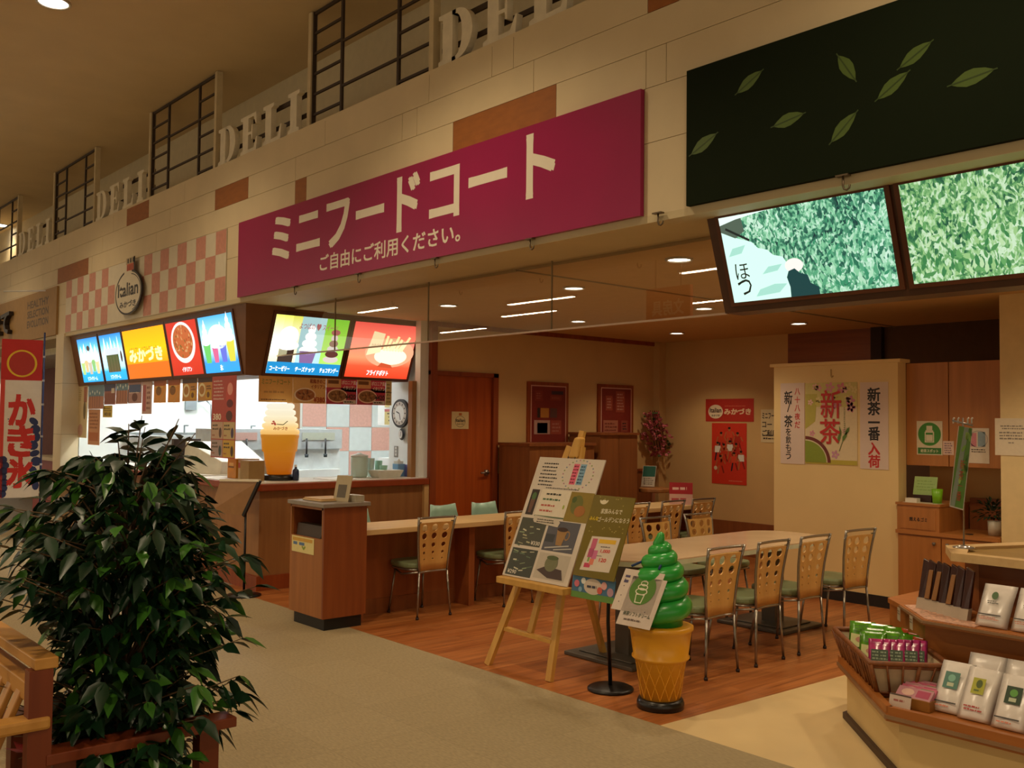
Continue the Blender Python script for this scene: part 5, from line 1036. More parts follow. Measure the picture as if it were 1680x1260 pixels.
def pB(s, a, b, c, d):
    rn = random.Random(4); s.rect(a, d-.22, c, d, INK('#c9bd72'), 1); s.poly([(a, d-.42), (a+.1, d-.35), (a+.12, d-.1), (a, d-.1)], INK('#b5ab4c'), 2); s.rect(a, b, c, b+.04, INK('#b9a93c'), 1)
    def fl(x, y, r_, col):
        for k in range(5): q = k*1.257; s.ell(x+r_*.6*math.cos(q), y+r_*.6*math.sin(q), r_*.42, r_*.3, INK(col), 3, 10, q)
    for i in range(22): x, y = a+.03+rn.random()*.46, d-.02-rn.random()*.25; fl(x, y, .02+.03*rn.random(), ('#d890a0', '#e8b8b0', '#c87a90', '#d8c88a', '#cfc05a')[i % 5])
    fl(c-.15, d-.05, .05, '#d07a8c'); fl(a+.07, d-.46, .03, '#d890a0'); fl(a+.3, b+.09, .04, '#c890a8'); fl(c-.12, b+.3, .025, '#cf9a9a')
    s.ell(a+.03, b+.05, .235, .22, INK('#6a201c'), 3, 40) if 0 else None
    def arc(ru, rv, col, k):
        s.poly([(a, b+.015)]+[(a+ru*math.cos(q), b+.015+rv*math.sin(q)) for q in [PI/2*i/20 for i in range(21)]], INK(col), k)
    arc(.255, .235, '#6e2a20', 4); arc(.225, .205, '#d8cba8', 5); arc(.215, .195, '#86962c', 6)
    s.vtext('新', a+.26, d-.07, .25, rd, 7, .012, 1, .2); s.vtext('茶', a+.25, d-.33, .22, rd, 7, .016, 1, .2)
    s.scrawl(a+.385, d-.5, a+.40, d-.22, 16, INK('#8a8a5a'), 4)
    for (x, y, dx, dy) in ((.33, .18, .02, .12), (.37, .2, .05, .1), (.4, .26, .04, .08), (.36, .25, -.02, .1)): s.poly([(a+x, b+y), (a+x+dx*.6+.012, b+y+dy*.5), (a+x+dx, b+y+dy), (a+x+dx*.3-.012, b+y+dy*.5)], INK('#5a7a2c'), 5)
    s.line((a+.34, b+.12), (a+.42, b+.33), .006, INK('#5a6a2c'), 4)
wallcard('tea_poster', 'wide floral poster with big red kanji and a green tea bowl', 'poster', ('y', PY), -4.915, 1.205, -4.402, 1.94, '#dcc9a0', pB)
def pC(s, a, b, c, d):
    u = (a+c)/2; s.vtext('新茶', u, d-.05, .115, bk_, 1, .028, 1.06, .115); s.vtext('一', u, d-.30, .1, bk_, 1, .05, 1, .1); s.vtext('番', u, d-.39, .115, bk_, 1, .03, 1, .105); s.vtext('入荷', u, d-.525, .105, rd, 1, .035, 1.04, .105)
wallcard('tea_poster', 'white poster of bold black and red kanji nearest the tea cabinet', 'poster', ('y', PY), -4.375, 1.18, -4.115, 1.935, washi, pC)
m = MB(); m.tube([(-4.655, 3.972, 2.06), (-4.655, 3.972, 2.0), (-4.645, 3.968, 1.985), (-4.63, 3.97, 2.0)], .004, INK('#b59a64'), 6); simple('wall_hook', 'thin hook near the top of the cream partition', 'hook', m)
# ------------------------------------------------------------------ tea corner
oak = wood('tea_cabinet_wood', '#a66a30', '#b8783a', 'z', .45); oakx = wood('tea_cabinet_edge', '#a66a30', '#b8783a', 'x', .45)
t = thing('wall_cabinet', 'hanging brown double-door cabinet in the tea corner', 'cabinet', (-3.62, 4.3, 1.2))
m = MB(); m.box(-4.03, 4.14, 1.222, -3.21, 4.55, 2.095, oak); m.build('body', t)
for a, b in ((-4.028, -3.665), (-3.66, -3.212)):
    m = MB(); m.box(a+.002, 4.122, 1.225, b-.002, 4.14, 2.093, oak); m.build('door', t)
def fill(s, a, b, c, d):
    u, v = (a+c)/2, b+.175; s.ell(u, v, .098, .098, INK('#3f8a2c'), 1, 36); w_ = INK('#e0d8b8'); s.rect(u-.04, v-.07, u+.04, v+.02, w_, 2); s.rect(u-.031, v-.061, u+.031, v+.012, INK('#3f8a2c'), 3); s.rect(u-.028, v-.058, u+.028, v-.005, w_, 4); s.rect(u-.025, v+.03, u+.025, v+.07, w_, 2); s.rect(u-.033, v+.02, u+.033, v+.033, w_, 2)
    s.rect(a+.01, b+.008, c-.01, b+.06, INK('#3f7a34'), 1); s.text('給茶スポット', a+.035, b+.02, c-.035, b+.048, INK('#d8d8b0'), 2, .03)
wallcard('tea_spot_sign', 'white sign with a green round bottle symbol on the tea cabinet', 'sign', ('y', 4.118), -3.935, 1.315, -3.715, 1.60, '#d8ccac', fill)
wallcard('price_note', 'small pinkish note beside the green bottle sign', 'note', ('y', 4.117), -3.71, 1.32, -3.62, 1.435, '#d8bca8', lambda s, a, b, c, d: s.scrawl(a+.01, b+.01, c-.01, d-.01, 5, INK('#8a6a70')))
def chart(s, a, b, c, d):
    s.rect(a+.02, d-.15, a+.065, d-.04, INK('#c8808a'), 1); s.rect(a+.075, d-.15, a+.135, d-.03, INK('#8aa0a8'), 1); s.scrawl(a+.02, d-.2, c-.01, d-.165, 2, INK('#4a4038')); s.ring(a+.08, d-.09, .075, .07, .006, INK('#b0a8a0'), 1, 24)
wallcard('notice_chart', 'white notice with pink and blue columns behind the little tea flag', 'notice', ('y', 4.117), -3.50, 1.26, -3.335, 1.545, '#d6cab4', chart)
t = thing('tea_counter', 'low brown cabinet with a waste flap and double doors in the tea corner', 'cabinet', (-3.62, 4.2, 0))
m = MB(); m.box(-4.03, 3.97, 0, -3.205, 4.545, .655, oak); m.box(-4.04, 3.945, .655, -3.205, 4.545, .685, oakx); m.build('body', t)
m = MB(); m.box(-4.03, 3.955, .685, -3.67, 4.5, .895, oak); m.box(-4.04, 3.945, .895, -3.66, 4.5, .915, oakx); m.build('bin_housing', t)
s = Sheet((0, 3.95, 0)); s.base(-4.0, .70, -3.70, .865, oak, .006); s.text('燃えるゴミ', -3.92, .765, -3.77, .798, INK('#2a1c14'), 1, .03); s.build('flap', t)
for a, b in ((-4.02, -3.66), (-3.65, -3.21)):
    m = MB(); m.box(a, 3.955, .06, b, 3.97, .64, oak); dr = m.build('door', t); kx = b-.05 if a < -4 else a+.05
    m = MB(); m.lathe([(.006, 0), (.015, .02), (.012, .03)], M('knob_grey', '#7a7266', .4, .5), (kx, 3.94, .575), 12); m.build('knob', dr)
m = MB(); m.box(-4.03, 4.55, 0, -3.2, 4.6, 2.1, wallc); struct(m.build('wall_tea_corner'))
m = MB(); m.box(-3.66, 4.5, .685, -3.205, 4.54, .95, wood('tea_back_board', '#86481f', '#955526', 'z')); simple('back_board', 'dark brown splash board behind the potted plant', 'board', m)
tp = .9155
m = MB(); m.lathe([(.035, tp), (.045, tp+.12), (.04, tp+.12), (.032, tp+.01)], M('green_cup', '#79b81c', .35), (-3.73, 4.05, 0), 18); simple('green_cup', 'bright green cup on the tea corner waste housing', 'cup', m)
s = Sheet((-3.90, 4.12, tp+.06), (1, .1, 0), (.05, .15, 1)); s.base(-.07, 0, .12, .155, INK('#a8c87a'), .006); s.scrawl(-.05, .03, .10, .13, 4, INK('#8ab05a'), 1, .3); m = s; m.box(-3.95, 4.09, tp, -3.8, 4.16, tp+.06, INK('#3a2016')); tag(s.build('green_card'), 'pale green card standing on a dark base', 'card')
m = MB(); m.box(-3.975, 3.99, tp, -3.875, 4.05, tp+.035, INK('#e0d8c4')); simple('small_box', 'little white card box at the left end of the waste housing', 'box', m)
m = MB(); m.slabpoly([(-3.99, 3.97), (-3.69, 3.96), (-3.68, 4.08), (-3.98, 4.09)], tp-.0005, tp+.002, INK('#cfc0a0')); simple('paper_mat', 'pale paper mat under the green cup', 'mat', m)
t = thing('potted_plant', 'small dark green plant in a white mug on the tea counter', 'plant', (-3.31, 4.15, .686))
m = MB(); m.lathe([(.05, .687), (.055, .80), (.05, .80), (.045, .79)], M('mug_white', '#cfc6b0', .3), (-3.31, 4.15, 0), 20); m.build('mug', t)
m = MB(); m.tube([(-3.257, 4.15, .78), (-3.23, 4.15, .765), (-3.23, 4.15, .725), (-3.257, 4.15, .71)], .006, INK('#cfc6b0'), 6); m.build('handle', t)
dg = M('dark_leaf', '#16301c', .35, noise=.2, scale=20); m = MB(); rn = random.Random(8)
for i in range(90):
    a, e = rn.random()*6.28, rn.uniform(-.2, 1.4); d_ = Vector((math.cos(a)*math.cos(e), math.sin(a)*math.cos(e), math.sin(e))); p = Vector((-3.33, 4.15, .84))+d_*rn.uniform(.03, .12); q = p+(d_+Vector((0, 0, -.5))).normalized()*.06; w_ = d_.cross(Vector((0, 0, 1))).normalized()*.014; mid = (p+q)/2+Vector((0, 0, .008)); m.add([p, mid-w_, q, mid+w_], [(0, 1, 2, 3)], dg)
m.build('foliage', t)
m = MB(); m.lathe([(.03, .686), (.03, .69)], INK('#241a14'), (-3.47, 4.05, 0), 14); simple('coaster', 'small dark coaster on the tea counter', 'coaster', m)
wallcard('wall_notice', 'white paper notice taped to the cream pillar at the right edge', 'notice', ('y', 3.995), -3.24, 1.335, -2.98, 1.625, '#dccfb4', lambda s, a, b, c, d: (s.scrawl(a+.04, d-.09, c-.02, d-.05, 2, INK('#8a8070')), s.scrawl(a+.03, d-.17, c-.02, d-.1, 3, INK('#8a8070')), s.scrawl(a+.1, d-.2, a+.15, d-.18, 1, INK('#8a8070'))))

# ------------------------------------------------------------------ tea display counter
lam = M('display_cream', '#cdb27c', .45, noise=.05, scale=3); dw = wood('display_wood', '#9a5a24', '#ad6a2e', 'x', .4); de = M('display_edge', '#8a6a4c', .35)
P0, P1 = (-2.80, .90), (-2.15, .20)
t = thing('tea_display', 'stepped brown tea display counter with a chamfered corner and cream base', 'display counter', (-1.8, .8, 0))
m = MB(); m.slabpoly([(-2.73, .87), (-2.13, .26), (-.4, .26), (-.4, 2.2), (-2.73, 2.2)], .03, .25, lam); m.build('base', t)
m = MB(); m.slabpoly([(-2.75, .86), (-2.14, .24), (-.4, .24), (-.4, 2.2), (-2.75, 2.2)], 0, .03, M('display_kick', '#3c2616', .5)); m.build('kick', t)
m = MB(); m.slabpoly([(-2.80, .90), (-2.16, .20), (-.4, .20), (-.4, 2.2), (-2.80, 2.2)], .25, .285, dw); m.slabpoly([(-2.805, .895), (-2.163, .19), (-.4, .19), (-.4, .20), (-2.16, .203), (-2.795, .905)], .262, .278, de); m.build('tray', t)
m = MB(); m.prism([(-2.80, .90, .285), (-2.16, .20, .285), (-2.135, .215, .285), (-2.775, .915, .285)], (0, 0, .03), dw); m.box(-2.15, .20, .285, -.4, .225, .315, dw); m.build('tray_lip', t)
m = MB(); m.slabpoly([(-2.62, 1.12), (-2.27, .80), (-.4, .80), (-.4, 2.2), (-2.62, 2.2)], .285, .60, dw); m.build('middle_step', t)
m = MB(); m.slabpoly([(-2.48, .96), (-2.22, .67), (-.4, .67), (-.4, 2.2), (-2.62, 2.2), (-2.62, 1.1)], .60, .625, dw); m.prism([(-2.485, .955, .61), (-2.223, .66, .61), (-.4, .66, .61), (-.4, .67, .61), (-2.22, .67, .61), (-2.48, .96, .61)], (0, 0, .012), de); m.build('upper_shelf', t)
m = MB(); m.slabpoly([(-2.25, 1.2), (-2.12, 1.06), (-.4, 1.06), (-.4, 2.1), (-2.25, 2.1)], .625, .885, wood('display_dark_wood', '#7d441c', '#8d5022', 'x', .4)); m.build('top_step', t)
m = MB(); m.slabpoly([(-2.36, 1.22), (-2.20, .93), (-.4, .93), (-.4, 1.0), (-2.15, 1.0), (-2.25, 1.25)], .885, .925, beech); m.slabpoly([(-2.36, 1.22), (-2.25, 1.25), (-1.95, 1.95), (-2.06, 2.0)], .885, .925, beech); m.slabpoly([(-2.25, 1.25), (-2.15, 1.0), (-.4, 1.0), (-.4, 2.0), (-1.95, 1.95)], .885, .91, M('display_inset', '#9a7a3c', .4)); m.build('top', t)
cl = M('clear_strip', '#a89880', .15)
# little flag
t = thing('table_flag', 'small green tea banner on a thin pole standing on the display counter top', 'flag', (-2.25, 1.19, .925))
m = MB(); m.lathe([(.055, .925), (.055, .93), (.01, .94)], M('flag_base', '#b5b0a8', .2, .6), (-2.25, 1.19, 0), 20); m.build('base', t)
m = MB(); m.tube([(-2.25, 1.19, .93), (-2.25, 1.19, 1.6)], .0045, M('flag_pole', '#9a948c', .3, .7), 8); m.tube([(-2.305, 1.19, 1.585), (-2.20, 1.19, 1.56)], .005, m.mats[0], 8)
for x in (-2.3, -2.275, -2.225, -2.205): m.tube([(x, 1.19, 1.57), (x, 1.19, 1.595), (x+.006, 1.19, 1.60)], .004, M('clip_white', '#d8d4cc', .4), 6)
m.build('pole', t)
s = Sheet((-2.315, 1.18, 1.14), (1, -.35, -.15), (.12, .0, 1)); s.base(0, 0, .085, .42, INK('#5a8a2c'), .003); s.poly([(.0, 0), (.03, 0), (.065, .42), (.035, .42)], INK('#8a9a88'), 1)
for i in range(14): x, y = rn.uniform(.04, .08), rn.uniform(.02, .4); s.ell(x, y, .009, .022, INK(('#7aa83c', '#4a7a24', '#9ac05a')[i % 3]), 2, 8, rn.uniform(-.6, .6))
s.vtext('新茶一番', .05, .25, .05, INK('#b5402c'), 3, .0, 1.1, .03); s.rect(-.003, -.006, .088, 0, INK('#cfc8bc'), 1); s.rect(-.004, 0, .0, .42, INK('#cfc8bc'), 2); s.rect(.085, 0, .089, .42, INK('#cfc8bc'), 2); s.build('cloth', t)
# bags
bagw = M('bag_white', '#e0d8d0', .25, noise=.05, scale=20, bump=.15); 
def bag(name, lb, x, y, z, w_, h, th, lean, rz, mats, grp, draw=None, cat='tea bag'):
    """flat pouch: pinched seam at the top, full in the middle, printed front"""
    t = thing(name, lb, cat, (x, y, z), grp); U = Vector((math.cos(rz), math.sin(rz), 0)); Nn = Vector((math.sin(rz), -math.cos(rz), 0))
    V = Vector((-Nn.x*math.sin(lean), -Nn.y*math.sin(lean), math.cos(lean))); N_ = U.cross(V).normalized(); O = Vector((x, y, z))
    m = MB(); prof = [(0, .35), (.05, .9), (.3, 1), (.6, .8), (.82, .3), (.9, .06), (1, .05)]; vs, fs = [], []
    for v, d_ in prof:
        for q, e in ((-.5, .12), (-.3, .8), (0, 1), (.3, .8), (.5, .12), (.3, -.0), (0, -.0), (-.3, -.0)): vs.append(O+U*q*w_*(1-.03*(d_ if abs(q) > .4 else 0))+V*v*h+N_*(th*d_*e if e > 0 else -.002))
    for i in range(len(prof)-1):
        for k in range(8): fs.append((i*8+k, i*8+(k+1) % 8, i*8+8+(k+1) % 8, i*8+8+k))
    fs += [tuple(range(8))[::-1], tuple((len(prof)-1)*8+k for k in range(8))]
    m.add(vs, fs, mats[0], True); m.build('pouch', t)
    if draw:
        s = Sheet(O+N_*(th+.002), U, V); draw(s, w_, h); s.build('print', t)
    return t
def tl(col, col2, inv=False):
    def f(s, w_, h):
        s.rect(-w_*.22, h*.42, w_*.22, h*.74, INK(col), 1); s.ell(0, h*.62, w_*.11, h*.07, INK(col2), 2, 16); s.rect(-w_*.1, h*.46, w_*.1, h*.53, INK('#b8c0a0'), 2)
        s.rect(-w_*.38, h*.14, w_*.3, h*.165, INK('#3a3430'), 1); s.scrawl(-w_*.3, h*.05, w_*.2, h*.11, 1, INK('#c87a60'), 1)
    return f
def leafp(s, w_, h):
    s.ell(0, h*.66, w_*.1, h*.09, INK('#4a6a3c'), 1, 16); s.scrawl(-w_*.2, h*.46, w_*.15, h*.55, 2, INK('#5a5a50'), 1); s.rect(-w_*.38, h*.2, w_*.3, h*.225, INK('#3a3430'), 1); s.scrawl(-w_*.35, h*.09, w_*.28, h*.17, 2, INK('#c87a60'), 1)
def redp(s, w_, h):
    s.rect(-w_*.2, h*.45, w_*.16, h*.75, INK('#a8a82c'), 1); s.ell(0, h*.64, w_*.09, h*.08, INK('#4a5a14'), 2, 16); s.scrawl(-w_*.12, h*.48, w_*.1, h*.56, 1, INK('#5a6a1c'), 2); s.scrawl(-w_*.3, h*.12, w_*.25, h*.24, 2, INK('#a83a34'), 1)
GB1, GB2 = 'white tea bags on the lower tray', 'white tea bags on the upper shelf'
LZ, UZ = .287, .626
low = [(-1.985, .40, 'a blue-green label', tl('#4a7a6c', '#7ab09c')), (-1.855, .375, 'a yellow-green label', redp), (-1.705, .36, 'a dark green label', tl('#1f3a1c', '#5a9a3c')), (-1.55, .36, 'faint print'  , leafp)]
for x, y, q, d_ in low: bag('tea_bag', 'white tea bag with '+q+' in the front row', x, y, LZ, .148, .245, .03, .62, 0, (bagw,), GB1, d_)
for x, q in ((-1.90, 'between the blue-green and yellow-green labels'), (-1.74, 'behind the yellow-green label'), (-1.58, 'behind the dark green label')): bag('tea_bag', 'plain white tea bag '+q, x, .52, LZ, .165, .265, .03, .5, 0, (bagw,), GB1)
for x, q in ((-1.93, 'leftmost, next to the tall dark packets'), (-1.77, 'second from the tall dark packets'), (-1.61, 'cut by the right edge of the view')): bag('tea_bag', 'leaf-marked white bag on the upper shelf, '+q, x, .74, UZ, .15, .22, .035, .6, 0, (bagw,), GB2, leafp)
for x, z, q in ((-1.74, .26, 'front'), (-1.70, .29, 'rear')): bag('tea_bag', q+' white bag standing upright behind the leaf bags', x, .88+(z-.26), UZ, .19, z, .03, .15, 0, (bagw,), GB2)
# tall dark stem packets on the upper shelf
dkm = M('stem_packet', '#3a1c12', .2, noise=.3, scale=30, stretch=(1, 1, .1)); lbm = M('packet_label', '#b8a894', .4)
for i in range(7):
    x, y = -2.36+i*.046, .95-i*.022; z = UZ; hh = .25
    t = thing('stem_packet', ('leftmost tall dark packet with a white foot', 'second tall dark packet from the left', 'third tall dark packet, a straw tone strip inside', 'fourth tall dark packet in the row', 'fifth tall dark packet in the row', 'sixth tall dark packet in the row', 'last tall dark packet, beside the white leaf bags')[i]+' on the upper shelf', 'packet', (x, y, z), 'tall dark packets on the upper shelf')
    m = MB(); a = .02 if i % 2 else .035
    m.hexa([(x-.018, y-.02, z), (x+.018, y-.02, z), (x+.018, y+.02, z), (x-.018, y+.02, z), (x-.021+a*.5, y+.03, z+hh), (x+.016+a*.5, y+.03, z+hh-.02), (x+.016+a*.5, y+.05, z+hh-.02), (x-.021+a*.5, y+.05, z+hh)], dkm)
    if i in (1, 2, 4): m.hexa([(x-.012, y-.0235, z+.06), (x+.014, y-.0235, z+.06), (x+.014, y-.018, z+.06), (x-.012, y-.018, z+.06), (x-.012+a*.4, y+.016, z+hh-.05), (x+.010+a*.4, y+.016, z+hh-.05), (x+.010+a*.4, y+.03, z+hh-.05), (x-.012+a*.4, y+.03, z+hh-.05)], M('straw', '#8a5a24', .4))
    m.build('packet_body', t, .004)
    m = MB(); m.hexa([(x-.0195, y-.025, z), (x+.0195, y-.025, z), (x+.0195, y+.021, z), (x-.0195, y+.021, z), (x-.021+a*.12, y-.014, z+.055), (x+.0195+a*.12, y-.014, z+.055), (x+.0195+a*.12, y+.028, z+.055), (x-.021+a*.12, y+.028, z+.055)], lbm); m.build('label', t)
GT3 = 'price tags along the upper shelf edge'
for i, (x, y) in enumerate(((-2.47, .935), (-2.325, .775))):
    s = Sheet((x, y-.012, .55), Vector((.66, -.75, 0)), (0, 0, 1)); s.base(-.02, 0, .03, .065, INK('#b8a890'), .002); s.scrawl(-.015, .03, .025, .055, 2, INK('#6a5a50'), 1); tag(s.build('price_tag'), ('pale price tag at the left end of the upper shelf edge', 'pale price tag under the tall dark packets')[i], 'price tag', GT3)
m = MB(); m.slabpoly([(-2.455, .955), (-2.215, .69), (-1.98, .68), (-1.98, .78), (-2.2, .86), (-2.4, 1.02)], .6255, .6285, M('flower_paper', '#c89a80', .5, noise=.4, scale=60)); simple('flower_paper', 'flowered paper strip under the tall dark packets', 'paper', m)
# wicker basket with packets
wk = M('wicker', '#7a4418', .5, noise=.25, scale=40); wl_ = M('basket_lining', '#c2ae8c', .7, noise=.08, scale=30); D = Vector((.675, -.738, 0)); E_ = Vector((.738, .675, 0))
B0 = Vector((-2.735, .875, .29)); Lb, Wb = .64, .26
t = thing('wicker_basket', 'wicker basket of tea packets on the chamfered corner of the tea display', 'basket', (B0.x, B0.y, B0.z))
def bp_(a, b, z, fl=0): return B0+D*(a+fl*(a/Lb-.5)*.12)+E_*(b+fl*(b/Wb-.5)*.10)+Vector((0, 0, z))
m = MB(); m.hexa([bp_(0, 0, 0), bp_(Lb, 0, 0), bp_(Lb, Wb, 0), bp_(0, Wb, 0), bp_(0, 0, .012), bp_(Lb, 0, .012), bp_(Lb, Wb, .012), bp_(0, Wb, .012)], wk); m.build('bottom', t)
m = MB()
for a, b, c_, d_ in ((0, 0, Lb, 0), (Lb, 0, Lb, Wb), (Lb, Wb, 0, Wb), (0, Wb, 0, 0)):
    q = Vector((.004, .004, 0)); m.add([bp_(a, b, .02, .05), bp_(c_, d_, .02, .05), bp_(c_, d_, .15, .85), bp_(a, b, .15, .85)], [(0, 1, 2, 3)], wl_)
m.build('lining', t, solid=.004)
m = MB()
for zz, r_, fl in ((.165, .013, 1), (.15, .008, .95), (.02, .008, .1)):
    ps_ = []
    for a, b, c_, d_ in ((0, 0, Lb, 0), (Lb, 0, Lb, Wb), (Lb, Wb, 0, Wb), (0, Wb, 0, 0)):
        for k in range(6): ps_.append(bp_(a+(c_-a)*k/6, b+(d_-b)*k/6, zz, fl))
    m.tube(ps_+[ps_[0]], r_, wk, 8)
m.build('rim', t)
m = MB()
for i in range(13):
    for b in (0, Wb): m.tube([bp_(Lb*i/12, b-.006 if b == 0 else b+.006, .0, 0), bp_(Lb*i/12, b-.006 if b == 0 else b+.006, .16, 1)], .0055 if i % 3 else .009, wk, 5)
for i in range(6):
    for a in (0, Lb): m.tube([bp_(a+(-.006 if a == 0 else .006), Wb*i/5, 0, 0), bp_(a+(-.006 if a == 0 else .006), Wb*i/5, .16, 1)], .0055 if i % 3 else .009, wk, 5)
for k in range(3): m.tube([bp_(Lb*.36, Wb*.02, .06+.03*k, .5), bp_(Lb*.36, Wb*.98, .06+.03*k, .5)], .007, wk, 5)
m.build('stakes', t)
gf = M('green_film', '#4f8a1c', .2, noise=.35, scale=25); pf = M('pink_film', '#a8346a', .2, noise=.3, scale=25); of = M('orange_film', '#b5441c', .25, noise=.2)
def gpr(s, w_, h): s.poly([(-w_*.4, h*.05), (w_*.4, h*.05), (w_*.4, h*.42), (-w_*.4, h*.5)], INK('#b8b87a'), 1); s.ell(0, h*.3, w_*.22, h*.1, INK('#a8705a'), 2, 14); s.scrawl(-w_*.3, h*.55, w_*.3, h*.8, 3, INK('#3a6a1c'), 1)
def ppr(s, w_, h): s.rect(-w_*.4, h*.06, w_*.4, h*.35, INK('#b87a80'), 1); s.rect(-w_*.3, h*.4, w_*.3, h*.7, INK('#3a4a34'), 1); s.scrawl(-w_*.25, h*.42, w_*.25, h*.68, 3, INK('#8a9a80'), 2); s.ell(0, h*.2, w_*.2, h*.08, INK('#c8a89a'), 2, 12)
rz = math.atan2(D.y, D.x); GG, GP = 'green packets in the wicker basket', 'pink packets in the wicker basket'
for i in range(7):
    p = bp_((.10, .16, .22, .28, .34, .40, .36)[i], (.05, .12, .19, .07, .15, .22, .04)[i], .085)
    bag('tea_packet', 'green topped tea packet, '+('first at the far left of the basket', 'second from the far left of the basket', 'third from the far left of the basket', 'fourth, in the middle of the green ones', 'fifth, against the middle of the basket', 'sixth, at the back beside the pink packets', 'last green one, in front beside the pink packets')[i], p.x, p.y, p.z, .13, .18, .022, .75, .42, (gf,), GG, gpr, 'tea packet')
for i in range(7):
    p = bp_(.53+.008*(i % 2), .015+.034*i, .06)
    bag('tea_packet', 'pink tea packet, '+('nearest the front rim of the basket', 'second from the front rim of the basket', 'third from the front rim of the basket', 'fourth in the pink row', 'fifth in the pink row', 'sixth in the pink row', 'last at the back right of the basket')[i], p.x, p.y, p.z, .07, .185, .018, .45, .45, (pf,), GP, ppr, 'tea packet')
for i in range(3): p = bp_(.16+.1*i, .25, .1); bag('tea_packet', ('orange packet at the back of the basket near its left end', 'orange packet at the back of the basket, middle one', 'orange packet at the back behind the pink row')[i], p.x, p.y, p.z, .07, .12, .015, .2, rz+.6, (of,), 'orange packets at the back of the basket', None, 'tea packet')
# small box of pink sachets with price tag
t = thing('sachet_box', 'small wooden box of pink sachets left of the white tea bags', 'box', (-2.10, .40, LZ))
m = MB(); m.box(-2.20, .34, LZ, -2.03, .50, LZ+.045, wood('sachet_wood', '#8a5a20', '#9c6a2c', 'x')); m.build('tray', t)
for i in range(5):
    s = Sheet((-2.195+.0, .35+.028*i, LZ+.045+.003*i), (1, 0, .0), (0, .7, .5)); s.base(0, 0, .16, .06, INK('#c0607a' if i % 2 else '#b8808a'), .012); s.ell(.05, .03, .03, .02, INK('#d8b0a0'), 1, 12); s.rect(.09, .01, .15, .05, INK('#6a8a4a' if i % 2 else '#a83a5a'), 1); s.build('sachet', t)
s = Sheet((-2.20, .30, LZ), (1, 0, 0), (0, .25, 1)); s.base(0, 0, .10, .062, INK('#cbb8a8'), .004); s.rect(0, .055, .10, .062, INK('#5a4a40'), 1); s.scrawl(.02, .025, .08, .045, 1, INK('#a05a50'), 1); tag(s.build('price_tag'), 'white price tag in front of the pink sachet box', 'price tag')
m = MB(); m.box(-1.8, 1.25, .91, -1.2, 1.8, .915, INK('#d8d0c0')); m.lathe([(.12, .915), (.09, .95), (.03, .975)], INK('#c8c4bc'), (-1.55, 1.5, 0), 14); simple('white_cloth', 'white cloth and paper on the top of the tea display', 'cloth', m)
# ------------------------------------------------------------------ nobori flag and clutter of the far stall
t = thing('banner_flag', 'tall white banner flag with red kana in front of the far stall', 'flag', (-13.1, -.58, 0))
cl_ = M('flag_cloth', '#d9ccb8', .7, noise=.04); rc = INK('#b52018', .7); U_ = Vector((.28, .96, 0)); O = Vector((-13.16, -.82, .55))
s = Sheet(O, U_, (0, 0, 1)); s.base(0, 0, .46, 1.46, cl_, .003); s.base(0, 1.46, .46, 1.97, rc, .003); s.ell(.23, 1.67, .17, .17, INK('#d8b01c'), 1, 36); s.ell(.23, 1.67, .145, .15, INK('#a8281c'), 2, 32)
s.rect(0, .0, .05, 1.47, INK('#c83a2a'), 1)
s.vtext('かき氷', .245, 1.27, .36, INK('#c22418'), 2, .05, 1.08, .28)
nv = INK('#1f2a54')
for i in range(9): s.ell(.42-.02*(i % 3), .15+.1*i, .04+.02*(i % 2), .06, nv, 1, 10, i*.5); s.ell(.05+.012*(i % 3), .05+.07*i, .05, .05, nv, 1, 10, i*.7) if i < 7 else None
for i in range(26): s.ell(rn.uniform(.05, .42), rn.uniform(.3, 1.0), .008, .008, nv, 1, 6)
s.build('cloth', t)
pm = M('flag_pole_white', '#c8c4bc', .4); e = O+U_*.475; m = MB(); m.tube([(e.x, e.y, .05), (e.x, e.y, 2.62)], .011, M('flag_pole_blue', '#2a3a6a', .4), 8); m.tube([O+U_*.0+Vector((0, 0, 2.56)), O+U_*.47+Vector((0, 0, 2.60))], .009, pm, 6)
for z in (.6, .95, 1.3, 1.7, 2.0, 2.3): m.box(e.x-.03, e.y-.012, z, e.x+.01, e.y+.012, z+.025, pm)
m.build('pole', t); m = MB(); m.lathe([(.2, 0), (.2, .05), (.03, .07)], blk, (e.x, e.y, 0), 24); m.build('base', t)
m = MB(); m.box(-16.6, .5, .0, -14.65, .9, .9, INK('#8a2c24')); m.box(-16.7, .42, .9, -14.55, .95, .95, INK('#b5a080')); simple('stall_counter', 'red fronted counter of the far stall behind the banner flag', 'counter', m)
wallcard('kana_banner', 'short red cloth banner hanging at the far stall left of the flag', 'banner', ('y', .3), -17.0, 1.62, -15.6, 1.95, '#a8241c', lambda s, a, b, c, d: (s.line((a+.05, d), (a+.05, 2.622), .012, INK('#c8c4bc'), 0), s.line((c-.05, d), (c-.05, 2.622), .012, INK('#c8c4bc'), 0), s.scrawl(a+.2, b+.06, c-.1, d-.06, 1, INK('#d8a82c'), 1, .8)))
bam = wood('bamboo_blind', '#8a6a34', '#a5834a', 'z', .6); m = MB()
for k in range(9): m.tube([(-14.42+.062*k, .75, .0), (-14.42+.062*k, .75, 1.78)], .03, bam, 8)
m.box(-14.46, .7, 1.78, -13.86, .8, 1.84, INK('#3a1c14')); simple('bamboo_screen', 'bamboo screen beside the cream pillar of the far stall', 'screen', m)
m = MB(); m.tube([(-14.0, .6, 1.8), (-14.0, .6, 2.6)], .02, INK('#2a1a14'), 6)
